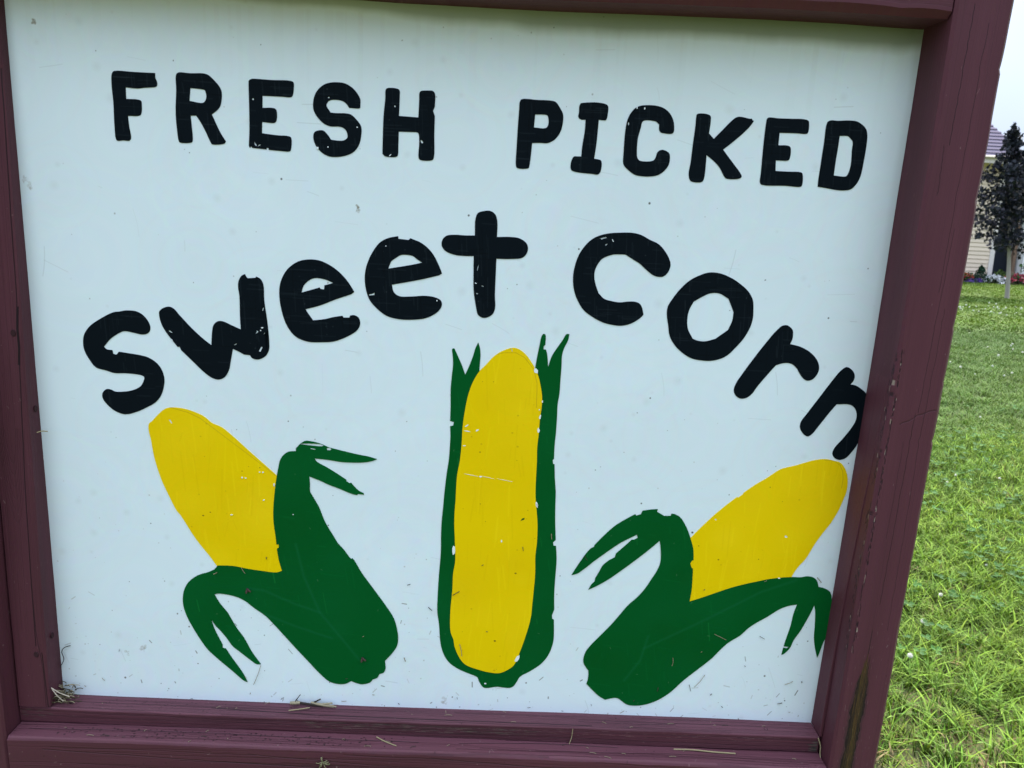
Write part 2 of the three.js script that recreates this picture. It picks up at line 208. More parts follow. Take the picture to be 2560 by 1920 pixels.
// white panel: semi gloss paint, algae along the top edge, mottled dirt, specks and scuffs
{
  const [c, x] = canvas(2048, 1792), R = rng(21), S = 2048 / 1.24, px = (X) => (X + 0.62) * S, py = (Y) => 896 - Y * S;
  const W = [0.675, 0.765, 0.80];
  x.fillStyle = css(...W); x.fillRect(0, 0, 2048, 1792);
  for (let k = 0; k < 260; k++) { const r = 40 + R() * 200, q = R() < 0.5 ? 0.9 : 1.06, X = R() * 2048, Y = R() * 1792, g = x.createRadialGradient(X, Y, 0, X, Y, r); g.addColorStop(0, css(W[0] * q * (0.98 + R() * 0.05), W[1] * q, W[2] * q, 0.10)); g.addColorStop(1, css(W[0] * q, W[1] * q, W[2] * q, 0)); x.fillStyle = g; x.fillRect(X - r, Y - r, 2 * r, 2 * r); }
  for (let X = 0; X < 2048; X += 3) { // algae film under the top rail, heavier towards the right
    const m = X / S - 0.62, h = (0.004 + 0.011 * smooth(-0.5, 0.2, m) + 0.006 * (fbm(X * 0.012, 3, 4) - 0.5)) * S, y0 = py(0.506), a = 0.4 + 0.5 * smooth(-0.5, 0.3, m), g = x.createLinearGradient(0, y0, 0, y0 + h * 2.1);
    g.addColorStop(0, css(0.15, 0.19, 0.135, a)); g.addColorStop(0.55, css(0.18, 0.22, 0.16, a * 0.75)); g.addColorStop(1, css(0.4, 0.45, 0.4, 0)); x.fillStyle = g; x.fillRect(X, 0, 3, y0 + h * 2.1);
  }
  for (let k = 0; k < 60; k++) { const X = R() * 2048, w = 3 + R() * 16, h = (0.03 + R() * 0.12) * S, g = x.createLinearGradient(0, py(0.49), 0, py(0.49) + h); g.addColorStop(0, css(0.38, 0.42, 0.34, 0.05)); g.addColorStop(1, css(0.4, 0.43, 0.38, 0)); x.fillStyle = g; x.fillRect(X, py(0.49), w, h); }
  for (let k = 0; k < 200; k++) { const X = R() * 2048, Y = R() * 1792, r = 3 + R() * 12, g = x.createRadialGradient(X, Y, 0, X, Y, r); g.addColorStop(0, css(0.35, 0.37, 0.36, 0.14)); g.addColorStop(1, css(0.35, 0.37, 0.36, 0)); x.fillStyle = g; x.fillRect(X - r, Y - r, 2 * r, 2 * r); }
  for (let k = 0; k < 120; k++) { const X = R() * 2048, Y = R() * 1792, l = 8 + R() * 60, a = -0.2 + R() * 0.7 + (R() < 0.3 ? 1.3 : 0); x.strokeStyle = css(0.36, 0.40, 0.40, 0.14 + R() * 0.22); x.lineWidth = 0.8 + R() * 1.1; x.beginPath(); x.moveTo(X, Y); x.quadraticCurveTo(X + Math.cos(a) * l * 0.5 + R() * 5, Y + Math.sin(a) * l * 0.5, X + Math.cos(a) * l, Y + Math.sin(a) * l); x.stroke(); }
  const speck = (X, Y, r, col) => { x.fillStyle = col; x.beginPath(); x.ellipse(X, Y, r, r * (0.6 + R() * 0.6), R() * 3, 0, 6.3); x.fill(); };
  for (let k = 0; k < 170; k++) { const Y = R(); speck(R() * 2048, Y * 1792, 0.7 + R() * R() * 2.4, R() < 0.5 ? css(0.04, 0.04, 0.035, 0.75) : css(0.2, 0.2, 0.18, 0.5)); }
  for (let k = 0; k < 300; k++) { const Y = 1 - Math.pow(R(), 2.2) * 0.42; speck(R() * 2048, py(-0.505) - (1 - Y) * 1700, 0.6 + R() * R() * 2.2, R() < 0.35 ? css(0.07, 0.065, 0.055, 0.7) : css(0.3, 0.3, 0.28, 0.45)); }
  for (let k = 0; k < 80; k++) { const Y = py(-0.505) - Math.pow(R(), 1.8) * 300, X = R() * 2048, a = R() * 6.28, l = 5 + R() * 13; x.strokeStyle = R() < 0.5 ? css(0.08, 0.075, 0.06, 0.7) : css(0.3, 0.3, 0.26, 0.5); x.lineWidth = 1 + R() * 1.4; x.beginPath(); x.moveTo(X, Y); x.lineTo(X + Math.cos(a) * l, Y + Math.sin(a) * l); x.stroke(); }
  for (const [X, Y, r, a] of [[-0.572, 0.262, 14, 0.3], [-0.568, 0.254, 10, 0.3], [-0.545, 0.458, 7, 0.8], [-0.137, 0.2505, 5, 0.9], [-0.137, 0.245, 7, 0.4], [0.0, -0.49, 14, 0.35], [-0.46, -0.42, 12, 0.35], [-0.485, -0.43, 10, 0.3]]) { for (let k = 0; k < 9; k++) speck(px(X) + (R() - 0.5) * r, py(Y) + (R() - 0.5) * r * 1.4, r * 0.3 * R() + 1, css(0.22, 0.20, 0.16, a * 0.6)); }
  // soft grey gradient, darker towards the right hand edge of the panel
  for (let Y = 0; Y < 1792; Y += 4) { const w = 22 + 14 * fbm(Y * 0.01, 9, 3), g = x.createLinearGradient(px(0.584), 0, px(0.584) - w, 0); g.addColorStop(0, css(0.25, 0.27, 0.26, 0.35)); g.addColorStop(1, css(0.3, 0.3, 0.3, 0)); x.fillStyle = g; x.fillRect(px(0.584) - w, Y, w + 60, 4); }
  const g = box(-0.628, 0.628, -0.56, 0.56, -0.011, 0); const P = g.attributes.position, U = g.attributes.uv;
  for (let i = 0; i < P.count; i++) U.setXY(i, (P.getX(i) + 0.62) / 1.24, (P.getY(i) + 0.5425) / 1.085);
  g.translate(0, Y0, 0);
  const [bc, b] = canvas(1024, 1024); b.fillStyle = '#808080'; b.fillRect(0, 0, 1024, 1024);
  for (let k = 0; k < 2600; k++) { const X = R() * 1024, Y = R() * 1024, l = 20 + R() * 120; b.strokeStyle = R() < 0.5 ? 'rgba(60,60,60,.10)' : 'rgba(200,200,200,.10)'; b.lineWidth = 1 + R() * 2; b.beginPath(); b.moveTo(X, Y); b.lineTo(X + (R() - 0.5) * 8, Y + l); b.stroke(); }
  const bm = tex(bc, false, true);
  var panel = mesh('sign_panel', g, std(0xffffff, 0.42, { map: tex(c), bumpMap: bm, bumpScale: 0.00025 }), sign);
  panel.userData.label = 'white painted sign panel, green with algae along its top edge';
}
const GLYPHS = [
  { letter: 'F', outline: [-451,399.9,-449.4,402.8,-447.1,404.3,-420.7,404.2,-395.7,404.3,-395.7,404.3,-395.7,398.5,-393.8,393.7,-394,389.5,-395.9,387.6,-410,385.9,-418.9,384.5,-434.2,385.1,-434.2,385.1,-434.5,371.1,-434.5,371.1,-419,371,-415.4,369.5,-414.9,365.3,-415.8,355.3,-418,351.7,-433.6,350.4,-433.6,350.4,-432.6,335.9,-431.2,326,-431.8,321.6,-434.1,319.6,-441.6,319.7,-449.1,318.9,-450.9,321.4,-451.6,337.9,-451.1,366.3,-451.9,387.3], holes: [] },
  { letter: 'R', outline: [-369.3,402.6,-367.7,405.4,-364.7,406.7,-351.5,406.3,-333.8,406.9,-328,405.3,-320.9,399.4,-314.5,392.1,-311.8,385.9,-312.7,373.2,-314.7,367.4,-319.3,362.2,-325.5,357.7,-325.5,357.7,-322,350,-315.8,336.7,-308.5,324.9,-308.5,324.9,-310.3,322.3,-326.2,320.4,-327.6,321.7,-334.5,336.5,-340.1,347,-345.7,355.2,-345.7,355.2,-352.8,354.6,-352.8,354.6,-351.9,340,-351.6,323.4,-353.1,321.5,-367.4,320.5,-369.2,321.8,-371.3,339,-371.8,358.9,-369.8,384.4], holes: [[-351.6,388.4,-351.6,388.4,-336.1,387.5,-333.2,386.5,-331.5,380.7,-332.2,375.7,-336,371.3,-353.5,372.8,-353.5,372.8]] },
  { letter: 'E', outline: [-277,397.4,-276.6,400.9,-273.5,403.2,-269.1,403.7,-248.5,403.3,-222.6,403.4,-219.5,401.7,-219.3,394.7,-221.4,384.8,-224.4,383.5,-234,383.7,-259.6,383.6,-259.6,383.6,-259.9,369,-259.9,369,-244.7,369.1,-242.1,366.8,-242.1,354.7,-244.4,351.4,-248.1,350.8,-260.8,351.6,-260.8,351.6,-261.4,337.6,-261.4,337.6,-242.4,336,-226,335.4,-223.6,333.4,-224.4,318.2,-226.3,316.5,-236.8,316.5,-253.1,317.2,-253.1,317.2,-253.3,319.5,-253.3,319.5,-255.9,319.6,-255.9,319.6,-255.8,317.6,-255.8,317.6,-274.4,318.6,-274.4,318.6,-276.1,320.7,-276.1,320.7,-277.4,318.3,-277.4,318.3,-278.8,321.3,-278.8,321.3,-277.5,340.8,-277,375], holes: [[-272.7,379.7,-271.4,380,-270.5,378.8,-271.6,377.6,-272.9,378.3], [-271.6,327.4,-271.6,327.4,-270,324.2,-270,324.2,-268.3,322.5,-268.3,322.5,-269.5,321,-269.5,321,-271.3,323.2,-271.3,323.2], [-267.6,320.8,-267.6,320.8,-265.6,323.4,-265.6,323.4,-262.9,323.1,-262.9,323.1,-264.8,321.8,-264.8,321.8]] },
  { letter: 'S', outline: [-134,379.4,-134.3,375.1,-135.7,374.3,-148.4,374.4,-148.4,374.4,-151.4,378.5,-156.6,382.2,-168.5,383.3,-174.5,381.6,-177.5,377.2,-177.5,375.1,-172.3,367.5,-172.3,367.5,-166.3,367.1,-151.4,367.4,-145.4,366,-137.9,359.3,-132.7,351.7,-133,339.4,-135.6,329.2,-142.3,320.2,-151.4,315.4,-162,312.9,-174.1,312.8,-183.8,317,-191.3,325,-194.7,333.5,-194.2,340.7,-191.2,343.7,-182.1,344.9,-177.7,341.5,-171.7,333.9,-171.7,333.9,-161.9,333.2,-155.2,334,-150.6,337.8,-152.1,345.7,-156.6,349.5,-161.9,350.7,-172.4,350.4,-181.3,353.5,-191,363.1,-194.6,371.4,-194.2,382,-190.7,391.4,-183.3,399.4,-175.1,403.3,-164.7,404.8,-154.4,404,-145.5,399.9,-138,392.6,-134,385], holes: [[-175.9,385.8,-174.4,386.7,-173.3,386,-174.7,384.8]] },
  { letter: 'H', outline: [-101.7,398.6,-99.5,400.8,-87.6,401,-83.9,399.1,-83.5,391.8,-84.1,367.7,-84.1,367.7,-73.6,367.5,-59,367.1,-59,367.1,-58.4,387.4,-58.1,397.3,-56.4,399.4,-47.5,400.6,-40.8,400.2,-38.2,396.8,-38.1,381.3,-38.1,381.3,-40.2,376.2,-40.2,376.2,-37.8,369.7,-37.8,369.7,-37.9,348.5,-37.9,317.3,-40.1,314.7,-55.3,314.3,-57.6,316.8,-57.2,336,-58.5,347.5,-61.3,348.8,-61.3,348.8,-84.1,348.3,-84.1,348.3,-84.3,331.7,-84.9,318.6,-87.1,316.6,-101.5,316.7,-105,319.8,-105,319.8,-104.7,338,-104,366.7,-102,388], holes: [[-90.6,379.8,-89.1,380.3,-88.2,378.8,-89.8,378.2], [-55.4,339.3,-53.5,338.5,-52,336.2,-53.5,335.3,-55,336.7]] },
  { letter: 'P', outline: [71,391.8,72.7,395.5,77.7,396.7,92.2,396.2,111.1,396.2,117.5,394.8,123,388.5,128,379.7,128.1,368.3,126.1,359.1,120.3,349.7,110.5,343.7,100.3,343.4,89.8,342.7,89.8,342.7,89.4,332.2,87.8,313.7,86.7,310.9,71.9,310.4,70.2,312.8,69.9,337.4,70.3,367.8,70.8,383.5], holes: [[91.9,378.3,91.9,378.3,107.1,378.1,108.8,375.7,109.6,367.3,106.8,362.4,91.1,362.2,91.1,362.2]] },
  { letter: 'I', outline: [148.2,390.3,149.8,394.6,154.1,395.7,171.7,396.9,183.2,395,185.4,392.8,185.7,383.2,184.1,375.9,181.6,375.4,174.6,375.8,174.6,375.8,174.3,362.1,173.7,345,172.1,327.1,172.1,327.1,180.2,325.9,182.1,323.9,181.9,312.1,179,307.6,170.6,307.8,144.7,310.3,142.2,313.3,142.5,323.2,145.4,328.5,148.5,329,155,329,155,329,155.4,341.6,157.3,360,157.5,374.9,157.5,374.9,151.1,375.1,148,377.7,148.3,384.9], holes: [] },
  { letter: 'C', outline: [273,365.1,270.6,363.2,261,363.3,256.4,364.3,254,367.2,253.4,373.9,253.4,373.9,248.9,377.3,243.7,378.2,234.2,378,231.2,375.8,229.9,368.5,227.2,355,227.7,335.4,229.1,330.5,232.2,327.6,249.5,328.5,252.4,332.3,254.3,339.2,257.9,342.2,263,342.4,269.8,338.7,271.4,332.6,270.5,323.9,265.5,316.3,257,310.2,245.5,308.1,237.8,308,227.3,309.4,216.4,316.3,211,322.2,210.1,338.2,210,362.6,211.4,376,214.5,384.6,220.2,392.1,226.3,395.4,235,396.8,247.7,396.7,258.1,394,266.3,387.8,271.6,379,273.2,371.8], holes: [[212.8,374.3,213.8,374.7,214.3,371.9,213.4,371]] },
  { letter: 'K', outline: [300.6,385,301.2,388.7,304.9,390.1,315.8,389.4,319.2,387.2,320,382.4,319.3,366,319.3,366,326.4,359.7,326.4,359.7,336.9,371.7,350.5,386.3,356,388.6,370.9,386.7,370.9,386.7,373.1,387.1,373.1,387.1,373.9,385.3,373.9,385.3,376,384.2,376,384.2,370.9,376.4,362.9,367.6,349.1,354.7,339.9,346.9,339.9,346.9,348.5,337.4,357.3,328,365.4,319.1,368.2,314.2,366.3,311.7,350.3,310.2,346.2,311.9,338.4,323.3,331.2,330.4,318.9,339.1,318.9,339.1,319.3,327.4,318.7,308.7,316.5,304.8,302.9,304.5,299.7,307.7,298,313.9,299.1,328.8,299.8,353.4,300.7,375.4], holes: [] },
  { letter: 'E', outline: [392.3,383.6,392.5,387.2,394.2,389.4,407.6,389.2,428,389.6,439.4,389.8,446.7,388.1,448.2,383.9,448.1,373,445.8,371.7,434.2,371.9,411.2,371.4,411.2,371.4,411.6,355.9,411.6,355.9,423.4,356.1,427.5,354.3,428.9,348.8,428.3,338.9,426.5,337.4,410.7,336.8,410.7,336.8,411.9,323.5,411.9,323.5,427.7,323.4,445.9,323.3,448.1,321.3,449.4,307,447.7,305,427.5,305.3,396.3,305,393.4,307.4,393,321.1,392,355.6,392,376.3], holes: [] },
  { letter: 'D', outline: [471.7,387.5,475.2,389.9,485.4,390,499.4,391.1,509.7,390.4,516.6,387.3,523.2,381.6,526,374.4,526.9,362.2,526.4,340.1,524.8,321.3,520.5,311.1,514.8,305.2,508.6,303.4,496.9,303.1,482.3,304.9,470.4,306.2,470.4,306.2,470,314.9,470.3,329.9,470.9,361.9], holes: [[490.1,371.4,490.1,371.4,501,371.7,503.8,369.7,508.2,365,508.8,354,510.1,336.8,508.5,325.5,505.9,321.3,489.6,321.5,489.6,321.5,489.5,335.8,490.1,358]] },
  { letter: 's', outline: [-421.6,69.9,-426,65.7,-433,64.4,-442.6,66.1,-456.4,67.9,-463.5,65.1,-476.5,55.9,-485.9,44.8,-485.9,44.8,-483.1,41.7,-474.8,40.4,-474.8,40.4,-473.8,35.4,-473.8,35.4,-469.7,34.6,-465.9,38.7,-465.9,38.7,-452.8,37.2,-436.2,35.1,-425.2,32.1,-415.8,26.1,-409.2,17.7,-405.4,4.9,-406.4,-6.8,-411.4,-21.6,-420.5,-32.3,-432.2,-39.5,-445.3,-46.1,-462.7,-51,-476.6,-46.8,-487.3,-37.7,-493,-28.5,-492.4,-21.1,-487.1,-15.7,-480.8,-15.9,-474.7,-18.5,-464.8,-18.3,-450.5,-15.4,-438.9,-9,-433.8,-0.1,-433.1,4.3,-436.5,6.6,-446.2,8,-460.2,8.5,-474.3,8.1,-485.2,11.2,-499,14.9,-506.6,24.6,-513.2,38.5,-514,51.3,-511.5,61.3,-503,73,-488.4,83.5,-469.8,93.5,-461.5,94.9,-451.7,96.9,-438,96,-428.7,90.6,-421.1,78.4], holes: [] },
  { letter: 'w', outline: [-407.6,93,-406.9,97.9,-401.9,102.4,-394.2,104.8,-388.1,103,-380.3,94.3,-364.5,76.9,-348.5,62.1,-338,54.1,-338,54.1,-336.3,72.6,-333.8,82.6,-328.1,87.8,-321.2,88.1,-308.9,83.1,-296.8,78,-296.8,78,-297.4,95.6,-297.2,123.4,-298.6,135.7,-297.9,144,-293.6,151.7,-288.8,154.3,-288.8,154.3,-288.1,152,-288.1,152,-285.5,148.7,-285.5,148.7,-274.5,149.9,-274.5,149.9,-274.1,151.6,-274.1,151.6,-268.4,148.8,-264.5,141.5,-263.7,119.5,-260.2,90.4,-258.3,62.2,-259,50.8,-264.1,42,-274,36.9,-282.4,38.5,-285.1,42.4,-285.1,42.4,-293.5,43.1,-293.5,43.1,-300.3,46.7,-308.6,50.3,-308.6,50.3,-311.9,33.9,-315.2,19.4,-321.2,9.7,-329.1,5.7,-338.2,7.4,-349.1,14.9,-366.6,32,-379.9,45,-379.9,45,-381.8,49.9,-381.8,49.9,-384.6,49.3,-384.6,49.3,-399.5,69.6,-405.1,80.5], holes: [[-273,48.7,-273,48.7,-269.4,55.3,-269.4,55.3,-267.4,54.7,-267.4,54.7,-270.7,47.7,-270.7,47.7], [-276.6,73.4,-276.6,73.4,-274.7,76.3,-274.7,76.3,-276,78.4,-276,78.4,-272.7,76.4,-272.7,76.4,-274.5,73.9,-274.5,73.9], [-265.9,72.5,-265.9,72.5,-264,75.8,-264,75.8,-259.1,78.5,-259.1,78.5,-263.1,74.5,-263.1,74.5], [-266.8,105.4,-266.8,105.4,-265.5,109.9,-265.5,109.9,-264.4,109.7,-264.4,109.7,-265.7,104.8,-265.7,104.8], [-307,55.9,-307,55.9,-303.4,58.3,-303.4,58.3,-302.8,57.5,-302.8,57.5,-305.9,55.4,-305.9,55.4], [-396,71.1,-396,71.1,-394.5,72.3,-394.5,72.3,-390.5,69.3,-390.5,69.3,-391.9,68.5,-391.9,68.5]] },
  { letter: 'e', outline: [-141.2,137.2,-141.2,137.2,-149.4,149.8,-159,160.6,-171.9,170.4,-187.9,177.2,-202.4,178,-216.8,174.6,-231.5,163.5,-240.6,147,-243.1,130.7,-240.6,107.9,-232.8,85.2,-221.6,71.6,-205.2,65.4,-185.5,65.5,-169.1,67.4,-149.3,75.9,-136.2,85.7,-133,95,-135.4,102.3,-141.2,105.3,-146.9,104.6,-146.9,104.6,-147.7,101.7,-147.7,101.7,-155.9,101.3,-155.9,101.3,-157.5,103.7,-157.5,103.7,-168.9,101.5,-182,97.9,-197.5,95.5,-197.5,95.5,-204.8,105.5,-207.7,110.3,-207.7,110.3,-188.4,116.2,-167.2,125.4,-145.3,133.8,-145.3,133.8], holes: [[-212.9,132.9,-212.9,132.9,-210,142,-202.7,149.6,-194.6,153.3,-181.7,152.3,-169.6,148,-169.6,148,-181.7,144.2,-181.7,144.2,-182.2,138.5,-182.2,138.5,-187.4,139.1,-187.4,139.1,-188.2,141,-188.2,141]] },
  { letter: 'e', outline: [-22.7,168.1,-22.7,168.1,-28.7,181.4,-37.2,195.3,-50.3,206.6,-66.4,212.9,-66.4,212.9,-68.7,210.4,-68.7,210.4,-82.3,211.3,-82.3,211.3,-82.9,214.8,-82.9,214.8,-96.7,211.4,-107.8,204.6,-118.9,188.2,-125.2,171.9,-127.1,155.7,-125,139.7,-120.1,126.9,-110.2,115.9,-97.1,106.6,-80.7,102.8,-61,102.9,-43.1,106,-28.6,114.1,-22.3,122.6,-22.5,130,-29.1,134.5,-43.8,136.6,-63.3,134.8,-80.3,134.5,-87.7,139.8,-90.3,149.5,-90.3,149.5,-66.9,154.6,-46,159.7,-25.9,165.5,-25.9,165.5], holes: [[-95.4,171,-95.4,171,-91.5,180.7,-85.2,185.8,-78.8,189.8,-70.8,190.5,-62.7,189.3,-56.2,184.9,-50,181.2,-50,181.2,-65.7,177.2], [-121.4,134.6,-121.4,134.6,-116.9,135.8,-116.9,135.8,-113.4,137.6,-113.4,137.6,-114,134.3,-114,134.3,-120.9,133.3,-120.9,133.3]] },
  { letter: 't', outline: [19.7,242.2,22.6,250.1,31.2,253.3,39.1,253.7,45.7,249.7,49,240.5,49.4,220.1,49.4,220.1,66.2,221,79,220,89,214.2,91.8,206.4,89.8,199.2,84.4,194.1,69.2,191.8,49.9,191.2,49.9,191.2,50,170.8,50.1,141.7,51.2,125.4,48.3,116.2,40.3,110.8,33.8,110.5,27.9,114.4,25.1,124.1,20.9,146.8,19.8,169.3,19.2,193.3,19.2,193.3,4.7,192.9,-6.6,193.7,-19.6,198.6,-24.3,205.5,-23.2,213.4,-17.8,218.7,-5.8,220.3,7,220.1,19.7,220.7,19.7,220.7], holes: [[24.4,174.4,24.4,174.4,25.2,179.2,25.2,179.2,26.4,182.5,26.4,182.5,25.9,178.3,25.9,178.3,25.1,174.1,25.1,174.1], [31.5,154.4,31.5,154.4,34.5,153.6,34.5,153.6,34,152.6,34,152.6,31.4,153.4,31.4,153.4], [24.3,144,24.3,144,26.6,143.5,26.6,143.5,27.1,142.2,27.1,142.2,25,142.4,25,142.4]] },
  { letter: 'c', outline: [285.6,193.9,283.3,184.9,278.1,179,271.8,177.6,263.3,179.5,253.7,186,244.1,193.8,234.7,199,223.4,205.3,223.4,205.3,213.8,205.1,206.3,204.3,192.7,198.2,187,190.4,183.8,181.4,183.8,172.5,186.5,162.4,191.1,151.7,191.1,151.7,199.4,144.4,211.2,141.5,221.6,140.6,231.8,142.1,242.1,142.4,248.8,139.7,252.6,133.5,254.9,125.1,254.9,125.1,249.3,119,238.3,111.9,225.6,108.4,212.5,109.1,199.3,112,184.5,119.1,172.3,127.6,163.7,139.5,157.6,153.3,155,168.5,155.6,182.5,160.7,201.7,171,217.8,181.7,226.4,196.5,231.7,214,233.9,231.7,234.4,243.3,231.9,253.9,226.8,267.1,221.2,276.9,211.7,282.9,202.6], holes: [[185.9,225.1,185.9,225.1,189.4,225.5,189.4,225.5,195.6,227.3,195.6,227.3,196.7,226.1,196.7,226.1,192.6,225.1,192.6,225.1,189.8,223.6,189.8,223.6,188.4,224.9,188.4,224.9], [194.6,216.8,194.6,216.8,197.5,218.5,197.5,218.5,198.3,218,198.3,218,196.5,216,196.5,216]] },
  { letter: 'o', outline: [339.5,187,353.6,186.5,368.3,181.7,380.7,175,394.8,164.2,402.7,152.4,405.1,138.3,405.7,127.9,403.4,114.7,396.1,98.6,387.1,86.2,376.6,74.4,366.8,68.6,353.9,65.3,340.8,65.3,327.4,67.4,313.5,74.7,302,84.8,293.6,97.6,290.3,111.8,286.9,127.3,287.2,137.7,293.1,149.6,302.1,162.9,313.8,175,328.3,183.3], holes: [[343.8,158.9,355.4,159.3,369,152.7,369,152.7,374,143.2,378.3,134.4,378.3,134.4,377.7,122.6,373.3,109.6,373.3,109.6,357.1,96.4,357.1,96.4,343.2,92.3,332.6,92.9,325.9,95.2,325.9,95.2,317.6,109.2,315.7,124.8,317.2,135.3,322.1,146.5,322.1,146.5,334,154.2]] },
  { letter: 'r', outline: [463.8,109.3,463.8,100.8,461.5,94.3,461.5,94.3,477.6,90.8,492.8,82.9,502.8,72.6,506.6,62.7,505.4,53.9,499.4,45.6,492.6,43.6,486.4,46.5,478.8,55.6,476.1,59.8,476.1,59.8,469.6,65.3,462.3,67.4,455.2,66.7,445.7,63.4,445.7,63.4,434.8,48.4,423.9,32.5,416.8,20.4,408.9,14.2,400.3,13.8,393.2,19.3,391.2,26.6,394,36.9,400.5,48.9,413.5,71.2,428.9,95.6,440.8,112.5,448.4,119.5,455.3,119.8,462.4,114.2], holes: [] },
  { letter: 'n', outline: [557.8,55,557.8,47.7,553.8,41,553.8,41,561.8,39.9,574.5,32.4,580.4,26.8,580.4,26.8,581.9,12.1,583.1,-23.6,576,-48.2,576,-48.2,569.6,-59.1,562.1,-67.9,553.6,-70.3,546.6,-67.1,543.2,-61.1,545.2,-52.7,556,-37,568.6,-13.8,569.4,-1.8,565.4,6.9,557.4,12,538.7,11.5,538.7,11.5,530.4,-0.7,516.3,-23.8,510.4,-33.1,504.4,-37.5,496.5,-33,491.4,-24.3,492,-16,499,-3.7,514.2,22.2,525.7,41.8,537.4,59.8,545.1,65.6,552.8,62], holes: [] },
];
const COBS = [
  { outline: [-431.6,-70,-430.3,-62.8,-425.8,-59,-417.7,-49.8,-407.1,-40.5,-398.5,-37.8,-380,-38.8,-363.3,-43.7,-351.7,-49.3,-341.8,-57.7,-328.5,-63.3,-310.2,-78.5,-292,-95.6,-270.2,-115.4,-251.2,-132.8,-251.2,-132.8,-252.3,-170.8,-252.2,-208.3,-248.6,-246.3,-240.5,-289.6,-240.5,-289.6,-285,-286.8,-315.1,-282.3,-340,-281.5,-340,-281.5,-345.1,-275,-351.8,-264.6,-371.8,-236.8,-392.9,-199.9,-397.8,-193.5,-408.7,-168.9,-417.8,-145.3,-426.2,-111,-429.1,-85.9,-430.8,-78], holes: [[-402.5,-55.8,-402.5,-55.8,-400.2,-55.7,-400.2,-55.7,-397.6,-60.9,-397.6,-60.9,-399,-61.7,-399,-61.7]] },
  { outline: [77.9,70.5,85.7,69.3,96.8,61.7,110.2,43.4,115.5,32.6,120.3,15.3,122.6,2.5,122.8,-13.6,121.4,-29.9,121,-51.3,119.9,-72.8,120.7,-92.8,120.8,-118.1,121.3,-140.1,122.5,-153.8,125.2,-172.8,127.1,-190.8,127.8,-218.3,126.7,-238.6,128,-268.5,127.4,-294.9,126.5,-317.9,125.5,-341,119.7,-370.4,112.3,-398.3,103.8,-422.5,92.7,-432,82.3,-436.9,66.2,-436.2,51.9,-432.9,30.3,-424.9,21,-414.4,12.5,-395,10.3,-383.3,5.5,-369.8,4.1,-337,6,-300.6,6.3,-274.1,8.8,-253.5,7.6,-227.6,5.4,-191.1,5.7,-167.6,6.2,-159.3,6.4,-140.5,7.3,-118.4,10.5,-96.4,12.1,-71.3,12.7,-44.9,15.1,-22,18.9,0.8,24.5,18.7,33.2,35,42.1,44.9,50.9,55.6,62.8,64.8], holes: [[75.3,69.8,75.3,69.8,76.4,69.8,76.4,69.8,78.2,65.2,78.2,65.2,77.1,64.8,77.1,64.8], [101.4,-186.2,101.4,-186.2,104.2,-181.4,104.2,-181.4,107.8,-180.1,107.8,-180.1,107.3,-183.4,107.3,-183.4,103.9,-184.7,103.9,-184.7]] },
  { outline: [354,-199.7,354,-199.7,369.8,-179.9,390,-157,410.3,-137.3,414.8,-133.4,414.8,-133.4,415.7,-134.8,415.7,-134.8,422.1,-129.3,422.1,-129.3,423.2,-126.6,423.2,-126.6,438.5,-113.7,454,-102.6,471.8,-88.5,481.2,-85.1,481.2,-85.1,493.3,-81.6,506.6,-76.6,519.9,-72.3,536.4,-70.1,547.9,-72.2,556.5,-74.2,563.1,-80.5,568.9,-91.3,571.7,-102.9,572.1,-117.7,569.2,-131.3,564.6,-148,556.1,-168.1,546.9,-183.8,537.9,-201,527.1,-226.3,517.4,-240,510.6,-254.4,510.6,-254.4,510.1,-261.5,510.1,-261.5,474.6,-267.1,432.4,-277.7,390.9,-297.1,359.1,-312.9,359.1,-312.9,359.6,-289,357.8,-257.6,355.4,-226.6,350.1,-202.9,350.1,-202.9], holes: [[491.3,-191.7,492.5,-190.1,494.3,-190.8,495.9,-193.2,493.3,-193.9], [385.2,-170.1,387,-168.9,388.9,-170.2,387.3,-171.3]] },
];
